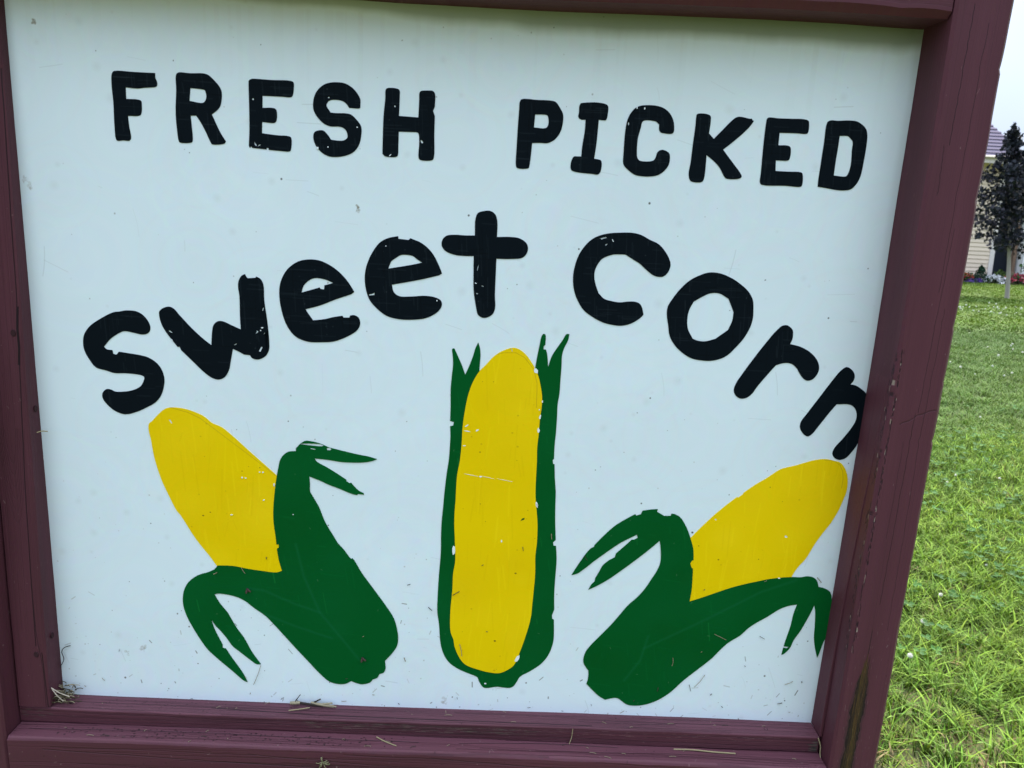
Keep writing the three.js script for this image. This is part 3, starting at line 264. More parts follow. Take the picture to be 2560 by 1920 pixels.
const HUSKS = [
  { outline: [-247.1,-281.3,-247.1,-281.3,-251.5,-263.8,-253.9,-246.3,-253.9,-246.3,-251.1,-244,-251.1,-244,-251,-239.2,-251,-239.2,-254.3,-239.4,-254.3,-239.4,-255.5,-226,-257.7,-206,-258,-188.8,-256.2,-166,-253.8,-146.2,-251.6,-132.1,-249.4,-120.8,-245.8,-106.8,-240.5,-99.7,-233.9,-95.3,-223.8,-94.1,-223.8,-94.1,-223.7,-89.6,-223.7,-89.6,-216.7,-82.1,-210.2,-78.1,-202.4,-78.3,-189.4,-81.1,-176.4,-86.3,-169.9,-87.8,-150.3,-92,-133.3,-95.3,-121.5,-97.1,-108.1,-100.6,-108.1,-100.6,-113.6,-103.3,-126.7,-106.4,-143.7,-107.5,-160.8,-107.2,-176.5,-105.2,-197.4,-103.8,-197.4,-103.8,-194.2,-108.5,-179.2,-116.8,-163.4,-126.5,-151.6,-134.3,-151.6,-134.3,-152.2,-136,-152.2,-136,-147.6,-139,-147.6,-139,-145,-138.2,-145,-138.2,-142.3,-141.6,-134.4,-149.6,-126.7,-153.5,-126.7,-153.5,-126.7,-155.6,-126.7,-155.6,-135.7,-154.9,-135.7,-154.9,-136,-156.8,-136,-156.8,-143.6,-155.3,-163.5,-147.5,-179.3,-141.9,-187.2,-138.1,-205.3,-131.3,-205.3,-131.3,-204.3,-142.4,-204.2,-154.4,-198,-166.1,-191.4,-178.5,-186.2,-192.6,-181,-204.5,-171.7,-220.7,-163.7,-234.1,-155.6,-243.2,-144.8,-257.4,-143.1,-256.4,-128.6,-280.2,-110.7,-305.8,-92.6,-331.8,-80.9,-351.1,-75.7,-369,-73.5,-385.4,-75.3,-398.3,-81.7,-409.7,-93.1,-424.2,-93.1,-424.2,-92.1,-438.1,-95.4,-444.8,-101.2,-447,-101.2,-447,-104.4,-453.7,-111.1,-456.9,-111.1,-456.9,-116,-462.7,-127.7,-466.1,-136,-464.6,-144.4,-461.2,-144.4,-461.2,-152.7,-466.3,-164.4,-467.4,-177.7,-463.7,-192.6,-450.2,-208.9,-431.4,-225.2,-412.6,-242.9,-391.4,-260.5,-370.3,-273.2,-356.4,-289.2,-344.5,-305,-331.8,-321,-325.4,-343.5,-322.9,-348.4,-324.6,-348.4,-324.6,-340.8,-338.8,-330,-353.6,-325.4,-362.4,-325.4,-362.4,-316.3,-380.1,-306.9,-394.3,-294.5,-419.5,-282.1,-438.5,-282.1,-438.5,-288.4,-438.7,-298.1,-431.7,-312.6,-419.4,-323.8,-409.8,-333.1,-395.5,-342.5,-383.2,-348.7,-376.2,-354.8,-365.6,-354.8,-365.6,-350.6,-381.7,-339.3,-407.8,-339.3,-407.8,-339.5,-413.3,-339.5,-413.3,-334.6,-414.4,-334.6,-414.4,-326.1,-429.3,-315.1,-446.5,-308.8,-457.5,-303.4,-470.4,-303.4,-470.4,-309.1,-467.8,-325.2,-452.6,-344.4,-434.8,-361.8,-417.1,-371,-402.8,-381.6,-383.2,-390.5,-363.6,-395.3,-345.9,-395.4,-329.8,-392.3,-317.2,-386.2,-306.3,-372.9,-295.1,-355,-288.1,-346.8,-283.7,-346.8,-283.7,-341.7,-277,-341.7,-277,-319.3,-276.8,-298.7,-280.2,-279.5,-282.5,-255.5,-284.3], holes: [[-217,-82.5,-217,-82.5,-202.4,-81.7,-184.8,-82.8,-185.2,-84.7,-202.4,-84.6,-216.7,-83.5,-216.7,-83.5], [-179.6,-87.5,-176.4,-86.8,-173.8,-87.6,-174,-89.9,-177.7,-90.7,-179.7,-89.7]] },
  { outline: [-5.9,63.8,-4.6,65.7,-2.6,65.5,-2.6,65.5,1.5,57.1,8.1,43.3,13.6,29.3,13.6,29.3,17.6,39,23.1,55,26.5,67.7,30,75.7,30,75.7,32.6,68,33.8,58.7,33.5,47.6,33.1,36.6,33.1,36.6,36.7,25.6,36.7,25.6,49.2,21.5,80.4,19.8,103.5,24.1,109.2,33.9,109.2,33.9,110.8,45.8,110.8,45.8,112.4,59.3,115.2,78.2,116.9,88.4,119.4,92,122.1,91,122.9,77,122.9,77,120.8,74.6,120.8,74.6,120.7,70.4,120.7,70.4,124.1,70.1,124.1,70.1,126,64.7,128.6,45.9,128.6,45.9,132.4,60.3,139.3,73.2,146.3,84.4,151.1,93.2,155.2,93.4,155.2,93.4,154,84.8,149.3,73.6,146.9,62.6,147.2,46.8,146.9,26.1,146.8,8.5,145.2,-7.7,145.5,-25.5,145.4,-48.5,144.7,-68.3,145,-88.3,145,-88.3,143.2,-90.1,143.2,-90.1,144.3,-95.9,144.3,-95.9,146.4,-96.6,146.4,-96.6,148,-116.8,150.7,-138.8,151.4,-159.3,152.7,-184.2,155.3,-213.3,155.3,-213.3,151.6,-217.1,151.6,-217.1,152.5,-222.3,152.5,-222.3,156.3,-222.8,156.3,-222.8,158.5,-244.6,158.4,-270.8,158.5,-301.1,160.1,-325.9,160.1,-325.9,157.2,-335.7,157.2,-335.7,158,-341.4,158,-341.4,160.6,-343.2,160.6,-343.2,162.2,-374.3,160.4,-388.2,155.1,-404.2,145.3,-418.6,130.1,-431.3,114.6,-442,109.7,-451.3,105.6,-458.6,99.5,-462.3,79.8,-461.2,63.8,-464.1,58.4,-462.8,51.8,-453,48.8,-446,34.3,-439.7,18.1,-432.4,3.6,-421.1,-5.8,-403.7,-9.8,-386.2,-12.3,-359,-15.5,-337.9,-15.7,-313,-14.6,-275.1,-13,-241.5,-13.4,-210.2,-12.8,-186.5,-11.6,-170.2,-10.3,-146.4,-7.9,-117.4,-5.4,-95.4,-4.5,-72.1,-4.3,-62.2,-5.1,-46.6,-5.1,-46.6,-1.1,-45.6,-1.1,-45.6,0,-40.3,0,-40.3,-5.4,-38.9,-5.4,-38.9,-5.4,-16.5,-6.1,6,-5.2,25.2,-3.9,42.7,-4.9,56.8], holes: [] },
  { outline: [362.1,-303,362.1,-303,363.3,-284.1,362.3,-258.6,361.7,-249.1,361.7,-249.1,359.6,-248.2,359.6,-248.2,356.9,-240.9,356.9,-240.9,358.8,-236.6,358.8,-236.6,361.2,-235.5,361.2,-235.5,358.7,-216.8,352.8,-200.5,347.7,-188.4,340.8,-176.4,334.2,-168.5,326.2,-164.4,326.2,-164.4,321.4,-164,321.4,-164,321.1,-167.5,321.1,-167.5,311.2,-168,311.2,-168,300.2,-162,300.2,-162,300.8,-157.9,300.8,-157.9,291.3,-158.9,279.1,-161.3,279.1,-161.3,276.8,-167.1,276.8,-167.1,270.3,-169.5,270.3,-169.5,268.8,-167.1,268.8,-167.1,254.7,-176.3,240.2,-187.2,226.1,-202.3,212.9,-218.4,212.9,-218.4,212.2,-221.6,212.2,-221.6,207.5,-224.3,207.5,-224.3,201.4,-232.5,192.8,-247.6,185.9,-260.5,182.2,-268.1,182.2,-268.1,190.1,-265.6,201.2,-256.6,213.8,-244.5,226.5,-233.4,239.2,-222.4,251.9,-212.5,266.5,-203.5,273.8,-199.2,273.8,-199.2,275.6,-204.1,275.6,-204.1,270.7,-207.4,270.7,-207.4,266.9,-207.6,266.9,-207.6,258.1,-217.4,245.6,-230.4,245.6,-230.4,244.2,-236.8,244.2,-236.8,236.8,-241.3,236.8,-241.3,227.8,-250.1,222.8,-260.9,217.8,-271.7,217.8,-271.7,217.2,-277,217.2,-277,212.7,-282.5,209,-290.8,209,-290.8,220.7,-284.3,237.3,-272.9,251.9,-260.6,268.2,-246.1,282.5,-232.9,295,-220.8,308.2,-207.1,308.2,-207.1,310.7,-219.1,312.4,-242,308,-256.9,301.4,-269.9,294.8,-283,284.4,-298.4,270,-314.2,259.5,-329.8,247.1,-347.8,232.7,-366,220,-382.1,212.8,-393.5,209.7,-405.9,210.3,-413.7,214.8,-421.3,218.8,-426.8,218.8,-426.8,219.2,-440.3,217.4,-449.5,217.4,-449.5,227.7,-460.4,238.5,-470.2,248.1,-475.9,248.1,-475.9,259,-472.7,267,-472.3,273.5,-476.6,282.1,-482.7,294.4,-484.4,310.4,-481.8,328,-474.1,346.9,-459.5,365,-438.2,376,-426.8,393.2,-409.9,405.9,-396.7,416.9,-382.1,428.1,-369.1,444.8,-355.9,455.9,-343,467.3,-333.3,481.4,-323.4,497.8,-310.4,510.9,-303.7,524.6,-300.5,524.6,-300.5,521,-317,520,-330.8,518.6,-341.7,515.3,-358.9,513.4,-371.4,513.4,-371.4,519.8,-371.9,519.8,-371.9,521.9,-371.3,521.9,-371.3,518.8,-374.6,518.8,-374.6,513,-373.8,513,-373.8,511.7,-385.6,511.7,-385.6,514.4,-384.7,522.9,-374.1,525.9,-364.6,527.9,-358.3,534.6,-345.6,540.8,-329.9,545.9,-315.8,550.4,-300.4,550.4,-300.4,553.3,-310.9,555.8,-332.2,557.7,-355.4,561.2,-370.8,566.9,-388.1,566.9,-388.1,569,-381.4,572.2,-364,575.1,-354.6,575.1,-354.6,576,-331.3,576,-293.1,576,-293.1,572.4,-279.7,567.9,-275.3,560.5,-271.9,552.7,-270.5,552.7,-270.5,549.3,-261.2,543,-255.5,533.2,-254,525.2,-255.9,511.5,-256.2,497.9,-257.3,477.7,-260.8,457.7,-266.2,437.7,-272.1,417.9,-279.3,398.2,-287.8,381,-295.4], holes: [] },
];
const FLAKES = [
  [112.0, 39.1, 4.31, 2.46, 50],
  [123.5, -3.9, 0.92, 1.85, 0],
  [119.8, -16.2, 0.77, 0.92, 0],
  [121.5, -26.7, 1.38, 3.38, 10],
  [120.3, -46.4, 1.85, 3.69, -5],
  [124.1, -158.9, 1.54, 4.62, -15],
  [124.5, -159.8, 1.61, 2.25, 0],
  [6.0, -236.0, 2.25, 7.23, 0],
  [108.5, -410.3, 2.89, 6.75, 25],
  [18.2, -44.7, 3.38, 0.77, -35],
  [19.3, -52.5, 4.31, 0.62, 8],
  [33.7, -50.5, 2.77, 1.23, -30],
  [16.1, -74.4, 2.46, 0.62, 0],
  [40.6, -119.8, 2.15, 1.08, 5],
  [51.3, -120.5, 9.23, 0.2, 10],
  [28.0, -118.2, 10.77, 0.2, 9],
  [76.3, -123.6, 12.31, 0.17, 9],
  [61.7, -456.1, 1.61, 0.8, 0],
  [75.8, -218.5, 0.96, 1.93, 0],
  [-255.7, -146.5, 1.0, 2.34, 0],
  [-301.5, -137.6, 1.17, 1.0, 0],
  [-296.3, -138.1, 1.34, 0.84, 20],
  [-276.0, -128.1, 1.0, 1.0, 0],
  [-271.3, -128.1, 1.51, 0.84, -20],
  [-318.4, -195.6, 1.67, 0.67, -5],
  [-271.1, -170.5, 1.51, 0.67, -30],
  [491.2, -258.7, 1.87, 0.8, 0],
  [-229.1, -191.0, 0.76, 0.76, 0],
  [-199.2, -89.5, 3.81, 0.38, 8],
  [232.9, 392.5, 0.81, 1.35, 0],
  [222.9, 393.4, 0.68, 1.63, 0],
  [-175.8, 324.6, 0.8, 0.8, 0],
  [-137.9, 351.0, 0.8, 0.8, 0],
  [-189.4, 322.5, 1.45, 1.45, 0],
  [-94.7, 318.4, 2.25, 0.48, -45],
  [-99.0, 201.0, 0.66, 0.66, 0],
  [-28.5, 130.8, 0.66, 0.99, 0],
  [23.5, 157.1, 1.32, 0.5, 20],
  [-269.4, 78.0, 0.7, 0.7, 0],
  [-267.3, 81.9, 1.69, 0.84, -10],
  [-391.7, 58.9, 1.41, 0.56, 40],
  [204.8, 223.2, 0.52, 2.35, -30],
];
function path(flat, P = new THREE.Path()) { // a hand cut outline in millimetres: smooth between corners, a corner is a point given twice
  const pts = [], corner = [];
  for (let i = 0; i < flat.length; i += 2) { const X = flat[i] / 1000, Y = flat[i + 1] / 1000, n = pts.length; if (n && pts[n - 1].x === X && pts[n - 1].y === Y) corner[n - 1] = true; else { pts.push(new THREE.Vector3(X, Y, 0)); corner.push(false); } }
  const n = pts.length, first = corner.indexOf(true), out = [];
  if (first < 0) out.push(...new THREE.CatmullRomCurve3(pts, true, 'centripetal').getPoints(n * 4).slice(0, -1));
  else for (let i = 0; i < n;) { const run = [pts[(first + i) % n]]; do { i++; run.push(pts[(first + i) % n]); } while (!corner[(first + i) % n] && i < n); if (run.length > 2) out.push(...new THREE.CatmullRomCurve3(run, false, 'centripetal').getPoints((run.length - 1) * 4).slice(0, -1)); else out.push(run[0]); }
  out.forEach((p, i) => i ? P.lineTo(p.x, p.y) : P.moveTo(p.x, p.y)); P.closePath(); return P;
}
function film(outline, holes, height) { // a film of dried paint standing a fraction of a millimetre off the panel
  const s = path(outline, new THREE.Shape()); s.holes = holes.map((h) => path(h));
  const g = new THREE.ExtrudeGeometry(s, { depth: height + 0.0008, bevelEnabled: false, curveSegments: 1 }), P = g.attributes.position, U = g.attributes.uv;
  for (let i = 0; i < P.count; i++) U.setXY(i, (P.getX(i) + 0.62) / 1.24, (P.getY(i) + 0.5425) / 1.085);
  g.translate(0, Y0, -0.0008); return g;
}
function paintMaps(seed, base, draw, w = 2048, h = 1792) {
  const [c, x] = canvas(w, h), [bc, b] = canvas(w, h), R = rng(seed), S = w / 1.24, px = (X) => (X + 0.62) * S, py = (Y) => h / 2 - Y * S;
  x.fillStyle = css(...base); x.fillRect(0, 0, w, h); b.fillStyle = '#808080'; b.fillRect(0, 0, w, h);
  draw({ x, b, R, S, px, py, w, h }); return { map: tex(c), bumpMap: tex(bc, false) };
}
const blob = (x, R, n, w, h, r0, r1, col) => { for (let k = 0; k < n; k++) { const r = r0 + R() * (r1 - r0), X = R() * w, Y = R() * h, g = x.createRadialGradient(X, Y, 0, X, Y, r), [c0, c1] = col(); g.addColorStop(0, c0); g.addColorStop(1, c1); x.fillStyle = g; x.fillRect(X - r, Y - r, 2 * r, 2 * r); } };
const blackMaps = paintMaps(31, [0.0030, 0.0062, 0.0090], ({ x, b, R, w, h }) => {
  for (let k = 0; k < 5200; k++) { const up = R() < 0.5, X = R() * w, Y = R() * h * (R() < 0.6 ? 0.42 : 1), l = 14 + R() * 60, q = R(); x.strokeStyle = q < 0.5 ? css(0.030, 0.036, 0.042, 0.3) : css(0.001, 0.002, 0.003, 0.3); b.strokeStyle = q < 0.5 ? 'rgba(210,210,210,.22)' : 'rgba(30,30,30,.22)'; x.lineWidth = b.lineWidth = 0.8 + R() * 1.6; for (const c of [x, b]) { c.beginPath(); c.moveTo(X, Y); c.quadraticCurveTo(X + (up ? 2 : l / 2), Y + (up ? l / 2 : 3 * (R() - 0.5)), X + (up ? 3 : l), Y + (up ? l : 0)); c.stroke(); } }
  for (let k = 0; k < 500; k++) { x.fillStyle = css(0.06, 0.07, 0.075, 0.5); x.fillRect(R() * w, R() * h, 1 + R() * 2, 1 + R() * 2); }
});
const yellowMaps = paintMaps(32, [0.775, 0.545, 0.001], ({ x, b, R, px, py, w, h }) => {
  blob(x, R, 420, w, h, 30, 130, () => { const q = R() < 0.5; return q ? [css(0.86, 0.62, 0.012, 0.16), css(0.86, 0.62, 0.012, 0)] : [css(0.66, 0.41, 0.002, 0.16), css(0.66, 0.41, 0.002, 0)]; });
  for (let k = 0; k < 1800; k++) { const X = R() * w, Y = R() * h, l = 20 + R() * 90; x.strokeStyle = R() < 0.55 ? css(0.92, 0.72, 0.01, 0.2) : css(0.6, 0.39, 0.001, 0.16); b.strokeStyle = R() < 0.5 ? 'rgba(210,210,210,.2)' : 'rgba(40,40,40,.2)'; x.lineWidth = b.lineWidth = 1 + R() * 3; for (const c of [x, b]) { c.beginPath(); c.moveTo(X, Y); c.lineTo(X + (R() - 0.5) * 22, Y + l); c.stroke(); } }
  for (let k = 0; k < 620; k++) { const r = 0.8 + R() * R() * 3.4; x.fillStyle = R() < 0.4 ? css(0.12, 0.07, 0.01, 0.8) : css(0.42, 0.26, 0.005, 0.45); x.beginPath(); x.ellipse(R() * w, R() * h, r, r * 0.8, 0, 0, 6.3); x.fill(); }
  x.strokeStyle = css(0.3, 0.2, 0.02, 0.5); x.lineWidth = 1.3;
  for (const l of [[[-0.4027, -0.037], [-0.375, -0.044], [-0.3584, -0.0515], [-0.3256, -0.0765], [-0.27, -0.1188], [-0.2531, -0.1332]], [[0.5329, -0.0716], [0.5479, -0.0724], [0.5572, -0.0785], [0.5618, -0.0871], [0.5642, -0.0986], [0.564, -0.1133]], [[0.0334, 0.0462], [0.0496, 0.0583], [0.0661, 0.063], [0.0827, 0.0638], [0.0949, 0.0577], [0.1088, 0.0414], [0.1146, 0.0208], [0.1155, -0.014]]]) { x.beginPath(); l.forEach(([X, Y], i) => x[i ? 'lineTo' : 'moveTo'](px(X), py(Y))); x.stroke(); }
});
const greenMaps = paintMaps(33, [0.0006, 0.080, 0.0145], ({ x, b, R, px, py, w, h }) => {
  blob(x, R, 300, w, h, 30, 140, () => { const q = R() < 0.5; return q ? [css(0.002, 0.105, 0.03, 0.22), css(0.002, 0.105, 0.03, 0)] : [css(0.001, 0.06, 0.007, 0.22), css(0.001, 0.06, 0.007, 0)]; });
  for (let k = 0; k < 900; k++) { const X = R() * w, Y = R() * h, l = 10 + R() * 50, q = R(); x.strokeStyle = q < 0.13 ? css(0.01, 0.20, 0.035, 0.4) : css(0.002, 0.12, 0.025, 0.28); b.strokeStyle = q < 0.5 ? 'rgba(210,210,210,.2)' : 'rgba(40,40,40,.2)'; x.lineWidth = b.lineWidth = 1 + R() * 2; const a = q < 0.5 ? 1.4 : 0.1; for (const c of [x, b]) { c.beginPath(); c.moveTo(X, Y); c.lineTo(X + Math.cos(a) * l, Y + Math.sin(a) * l); c.stroke(); } }
  x.lineCap = 'round';
  for (const l of [[[-0.226, -0.2377], [-0.2149, -0.2886], [-0.1916, -0.3466], [-0.1617, -0.3854], [-0.1313, -0.4248]], [[-0.30, -0.312], [-0.2747, -0.3142], [-0.2274, -0.335], [-0.1916, -0.3466]], [[-0.2816, -0.3508], [-0.2279, -0.3717], [-0.1738, -0.3893]], [[0.3051, -0.3638], [0.2965, -0.4052], [0.2749, -0.4408]], [[0.3008, -0.3844], [0.3873, -0.3331], [0.4664, -0.283], [0.5177, -0.2609]], [[0.06, 0.09], [0.058, 0.02], [0.056, -0.1]], [[-0.078, 0.02], [-0.08, -0.05], [-0.09, -0.2]]]) for (const [lw, a] of [[9, 0.16], [3, 0.25]]) { x.strokeStyle = css(0.006, 0.115, 0.045, a); x.lineWidth = lw; x.beginPath(); l.forEach(([X, Y], i) => x[i ? 'lineTo' : 'moveTo'](px(X), py(Y))); x.stroke(); }
  for (let k = 0; k < 300; k++) { x.fillStyle = css(0.25, 0.25, 0.17, 0.5); x.save(); x.translate(R() * w, R() * h); x.rotate(R() * 6); x.fillRect(0, 0, 1 + R() * 5, 1.2); x.restore(); }
});
const blackPaint = std(0xffffff, 0.5, { ...blackMaps, bumpScale: 0.0004, specularIntensity: 0.08 }), yellowPaint = std(0xffffff, 0.5, { ...yellowMaps, bumpScale: 0.0002, specularIntensity: 0.1 }), greenPaint = std(0xffffff, 0.5, { ...greenMaps, bumpScale: 0.0003, specularIntensity: 0.08 });
GLYPHS.forEach((G) => { const m = mesh('painted_letter', film(G.outline, G.holes, 0.0007), blackPaint, panel); m.userData.label = `black hand painted letter ${G.letter}`; });
const where = ['leaning left at the lower left of the panel', 'standing upright in the middle of the panel', 'leaning right at the lower right of the panel'];
COBS.forEach((G, i) => { mesh('painted_corn_cob', film(G.outline, G.holes, i === 1 ? 0.0011 : 0.0006), yellowPaint, panel).userData.label = 'yellow painted corn cob ' + where[i]; });
HUSKS.forEach((G, i) => { mesh('painted_husk', film(G.outline, G.holes, i === 1 ? 0.0006 : 0.0010), greenPaint, panel).userData.label = 'green painted husk round the corn cob ' + where[i]; });
{ // bare flakes where paint has come off
  const R = rng(77), list = FLAKES.map(([X, Y, rx, ry, a]) => { const s = new THREE.Shape(), n = 9, A = a * Math.PI / 180; for (let k = 0; k < n; k++) { const t = k / n * 6.283, q = 0.75 + R() * 0.5, u = Math.cos(t) * rx * q, v = -Math.sin(t) * ry * q, p = [(X + u * Math.cos(A) + v * Math.sin(A)) / 1000, (Y - u * Math.sin(A) + v * Math.cos(A)) / 1000]; k ? s.lineTo(...p) : s.moveTo(...p); } s.closePath(); const g = new THREE.ExtrudeGeometry(s, { depth: 0.0018, bevelEnabled: false }); g.translate(0, Y0, -0.0004); return g; });
  const m = mesh('chipped_paint', join(list), std(lin(0.72, 0.78, 0.80), 0.6), panel); m.userData.kind = 'stuff';
}
// sunk screws and knots in the frame
{
  const ringG = new THREE.TorusGeometry(0.0028, 0.0009, 6, 16), headG = new THREE.CylinderGeometry(0.0025, 0.0028, 0.0013, 12), rust = std(lin(0.035, 0.014, 0.017), 0.85);
  for (const [X, Y, Z, side] of [[-0.5843, -0.393, 0.018, 'x'], [-0.6, -0.4148, 0.0348, 'z'], [-0.582, -0.0459, 0.010, 'x'], [-0.594, 0.0626, 0.0235, 'z'], [-0.5633, -0.5035, 0.02, 'y'], [0.4959, -0.5026, 0.02, 'y']]) {
    const h = headG.clone(), r = ringG.clone(); r.rotateX(Math.PI / 2); const g = join([h, r]); if (side === 'x') g.rotateZ(-Math.PI / 2); if (side === 'z') g.rotateX(Math.PI / 2); g.scale(1, side === 'y' ? 0.7 : 1.3, 1); g.translate(X, Y + Y0, Z);
    mesh('screw', g, rust, sign);
  }
}
// where sign coordinates land in the world, for the litter lying on the sign
sign.updateMatrixWorld(true);
const onSign = (X, Y, Z) => new THREE.Vector3(X, Y + Y0, Z).applyMatrix4(sign.matrixWorld);
const tubeGeo = (pts, r, seg = 8, rad = 4) => new THREE.TubeGeometry(new THREE.CatmullRomCurve3(pts), seg, r, rad);
const strawA = std(lin(0.30, 0.25, 0.14), 0.9), strawB = std(lin(0.07, 0.055, 0.035), 0.9);
{
  const R = rng(91), pale = [], dark = [];
  for (let k = 0; k < 44; k++) { // clippings stuck to the panel
    const X = -0.57 + R() * 1.13, Y = -0.498 + Math.pow(R(), 2.4) * 0.3, a = R() * 6.28, l = 0.002 + R() * R() * 0.011; 
    (R() < 0.35 ? pale : dark).push(tubeGeo([onSign(X, Y, 0.0016), onSign(X + Math.cos(a) * l * 0.5 + (R() - 0.5) * 0.001, Y + Math.sin(a) * l * 0.5, 0.0022), onSign(X + Math.cos(a) * l, Y + Math.sin(a) * l, 0.0016)], 0.0003 + R() * 0.0003, 3, 4));
  }
  for (let k = 0; k < 46; k++) { // on the two ledges
    const low = R() < 0.5, X = -0.6 + R() * 1.15, Y = low ? -0.5285 : -0.5015, Z = low ? 0.038 + R() * 0.026 : 0.003 + R() * 0.028, a = R() * 6.28, l = 0.003 + R() * 0.014;
    (R() < 0.7 ? pale : dark).push(tubeGeo([onSign(X, Y, Z), onSign(X + Math.cos(a) * l * 0.5, Y + 0.001, Z + Math.sin(a) * l * 0.2), onSign(X + Math.cos(a) * l, Y, Z + Math.sin(a) * l * 0.35)], 0.0004, 3, 4));
  }
  for (const [X0, Y0_, X1, Y1] of [[-0.282, -0.44, -0.2939, -0.4738], [0.405, -0.355, 0.424, -0.364], [0.398, -0.425, 0.384, -0.447], [0.535, -0.43, 0.523, -0.436], [0.346, -0.398, 0.346, -0.412], [0.02, -0.39, 0.024, -0.41]]) pale.push(tubeGeo([onSign(X0, Y0_, 0.0018), onSign((X0 + X1) / 2 + 0.0008, (Y0_ + Y1) / 2, 0.0026), onSign(X1, Y1, 0.0018)], 0.0004, 4, 4));
  const gp = mesh('grass_clippings', join([...pale.map((g) => tint(clean(g), lin(0.26, 0.22, 0.14))), ...dark.map((g) => tint(clean(g), lin(0.05, 0.045, 0.035)))]), std(0xffffff, 0.9, { vertexColors: true }), scene);
  tag(gp, 'bits of dry grass stuck to the lower sign panel and ledges', 'grass clippings', null, 'stuff');
  // wiry stem by the lower left corner
  tag(mesh('bent_stem', tubeGeo([onSign(-0.5855, -0.455, 0.004), onSign(-0.578, -0.440, 0.006), onSign(-0.580, -0.427, 0.006), onSign(-0.576, -0.421, 0.005), onSign(-0.568, -0.4185, 0.003)], 0.0006, 16, 5), std(lin(0.03, 0.028, 0.03), 0.8), scene), 'thin dark bent stem hanging on the panel near its lower left corner', 'stem');
  // clump of dead grass in the corner
  const clump = [];
  for (let k = 0; k < 90; k++) { const X = -0.586 + R() * 0.022, Y = -0.499 + R() * R() * 0.02, Z = 0.004 + R() * 0.026, a = R() * 6.28, l = 0.006 + R() * 0.014; clump.push(tint(clean(tubeGeo([onSign(X, Y, Z), onSign(X + Math.cos(a) * l * 0.5, Y + 0.002, Z + Math.sin(a) * l * 0.3), onSign(Math.max(-0.588, X + Math.cos(a) * l), Y + (R() - 0.3) * 0.004, Z + Math.sin(a) * l * 0.4)], 0.0006, 3, 4)), R() < 0.35 ? lin(0.28, 0.24, 0.15) : lin(0.06, 0.05, 0.025))); }
  for (const [dx, dy] of [[0.026, -0.014], [0.016, -0.022]]) clump.push(tint(clean(tubeGeo([onSign(-0.5858, -0.473, 0.03), onSign(-0.5858 + dx * 0.5, -0.473 + dy * 0.4, 0.033), onSign(-0.5858 + dx, -0.473 + dy, 0.03)], 0.0009, 5, 4)), lin(0.42, 0.36, 0.28)));
  tag(mesh('dead_grass_clump', join(clump), std(0xffffff, 0.95, { vertexColors: true }), scene), 'small clump of dead grass in the lower left corner of the frame', 'debris');
  // scrap of dead leaf and bark standing on the stop strip
  const scrap = [];
  for (const [x0, y0, x1, y1, r] of [[-0.232, -0.502, -0.221, -0.484, 0.0007], [-0.236, -0.500, -0.222, -0.498, 0.0026], [-0.222, -0.499, -0.186, -0.502, 0.0019], [-0.205, -0.498, -0.17, -0.5025, 0.0022], [-0.2, -0.497, -0.19, -0.4905, 0.0012], [-0.195, -0.5005, -0.172, -0.4965, 0.0013], [-0.186, -0.4985, -0.166, -0.503, 0.0012]]) scrap.push(tint(clean(tubeGeo([onSign(x0, y0, 0.006), onSign((x0 + x1) / 2, (y0 + y1) / 2 + 0.0015, 0.009), onSign(x1, y1, 0.007)], r, 6, 5)), R() < 0.6 ? lin(0.035, 0.028, 0.022) : lin(0.30, 0.26, 0.17)));
  tag(mesh('dead_leaf_scrap', join(scrap), std(0xffffff, 0.95, { vertexColors: true }), scene), 'shrivelled dark leaf scrap on the lower ledge below the left corn', 'debris');
  for (const [n, lab, pts, r] of [
    ['straw_stalk', 'pale split straw lying on the lower ledge below the right corn', [[0.352, -0.5295, 0.039], [0.38, -0.5275, 0.041], [0.41, -0.5282, 0.043], [0.445, -0.5288, 0.044]], 0.0012],
    ['straw_stalk', 'short pale straw lying on the lower ledge left of centre', [[-0.098, -0.526, 0.042], [-0.084, -0.527, 0.05], [-0.066, -0.5275, 0.058]], 0.0009],
    ['straw_stalk', 'pale straw on the upper ledge under the leaf scrap', [[-0.235, -0.5015, 0.022], [-0.222, -0.5005, 0.02], [-0.205, -0.501, 0.014]], 0.0009],
    ['straw_stalk', 'thin upright straw against the front of the lower stop strip', [[0.197, -0.503, 0.0365], [0.196, -0.517, 0.037], [0.193, -0.5275, 0.039]], 0.0006],
    ['straw_stalk', 'pale straw stuck across the left stop strip halfway down', [[-0.5795, -0.0785, 0.0165], [-0.574, -0.077, 0.014], [-0.567, -0.0775, 0.012]], 0.0008],
    ['straw_stalk', 'pale curved straw in the gap beside the right post', [[0.5715, -0.503, 0.034], [0.5755, -0.515, 0.0372], [0.576, -0.53, 0.04], [0.577, -0.54, 0.06]], 0.0009],
  ]) tag(mesh(n, tubeGeo(pts.map((p) => onSign(...p)), r, 10, 5), strawA, scene), lab, 'straw');
  const bug = (X, Y, lab) => { const o = thing('dead_insect', lab, 'insect', onSign(X, Y, 0.003).toArray()); mesh('body', new THREE.SphereGeometry(1, 10, 8).scale(0.0022, 0.0034, 0.0018), std(lin(0.03, 0.018, 0.015), 0.6), o); for (const s of [-1, 1]) { const wg = new THREE.SphereGeometry(1, 8, 6).scale(0.0015, 0.0034, 0.0004); wg.rotateZ(s * 0.5); wg.translate(s * 0.0022, -0.0012, 0.0014); mesh('wing', wg, std(lin(0.07, 0.045, 0.04), 0.5), o); } o.rotation.z = 0.4; };
  bug(-0.2979, -0.314, 'small brown insect on the left husk below the yellow cob'); bug(-0.1264, -0.4212, 'small pale brown insect near the base of the left husk');
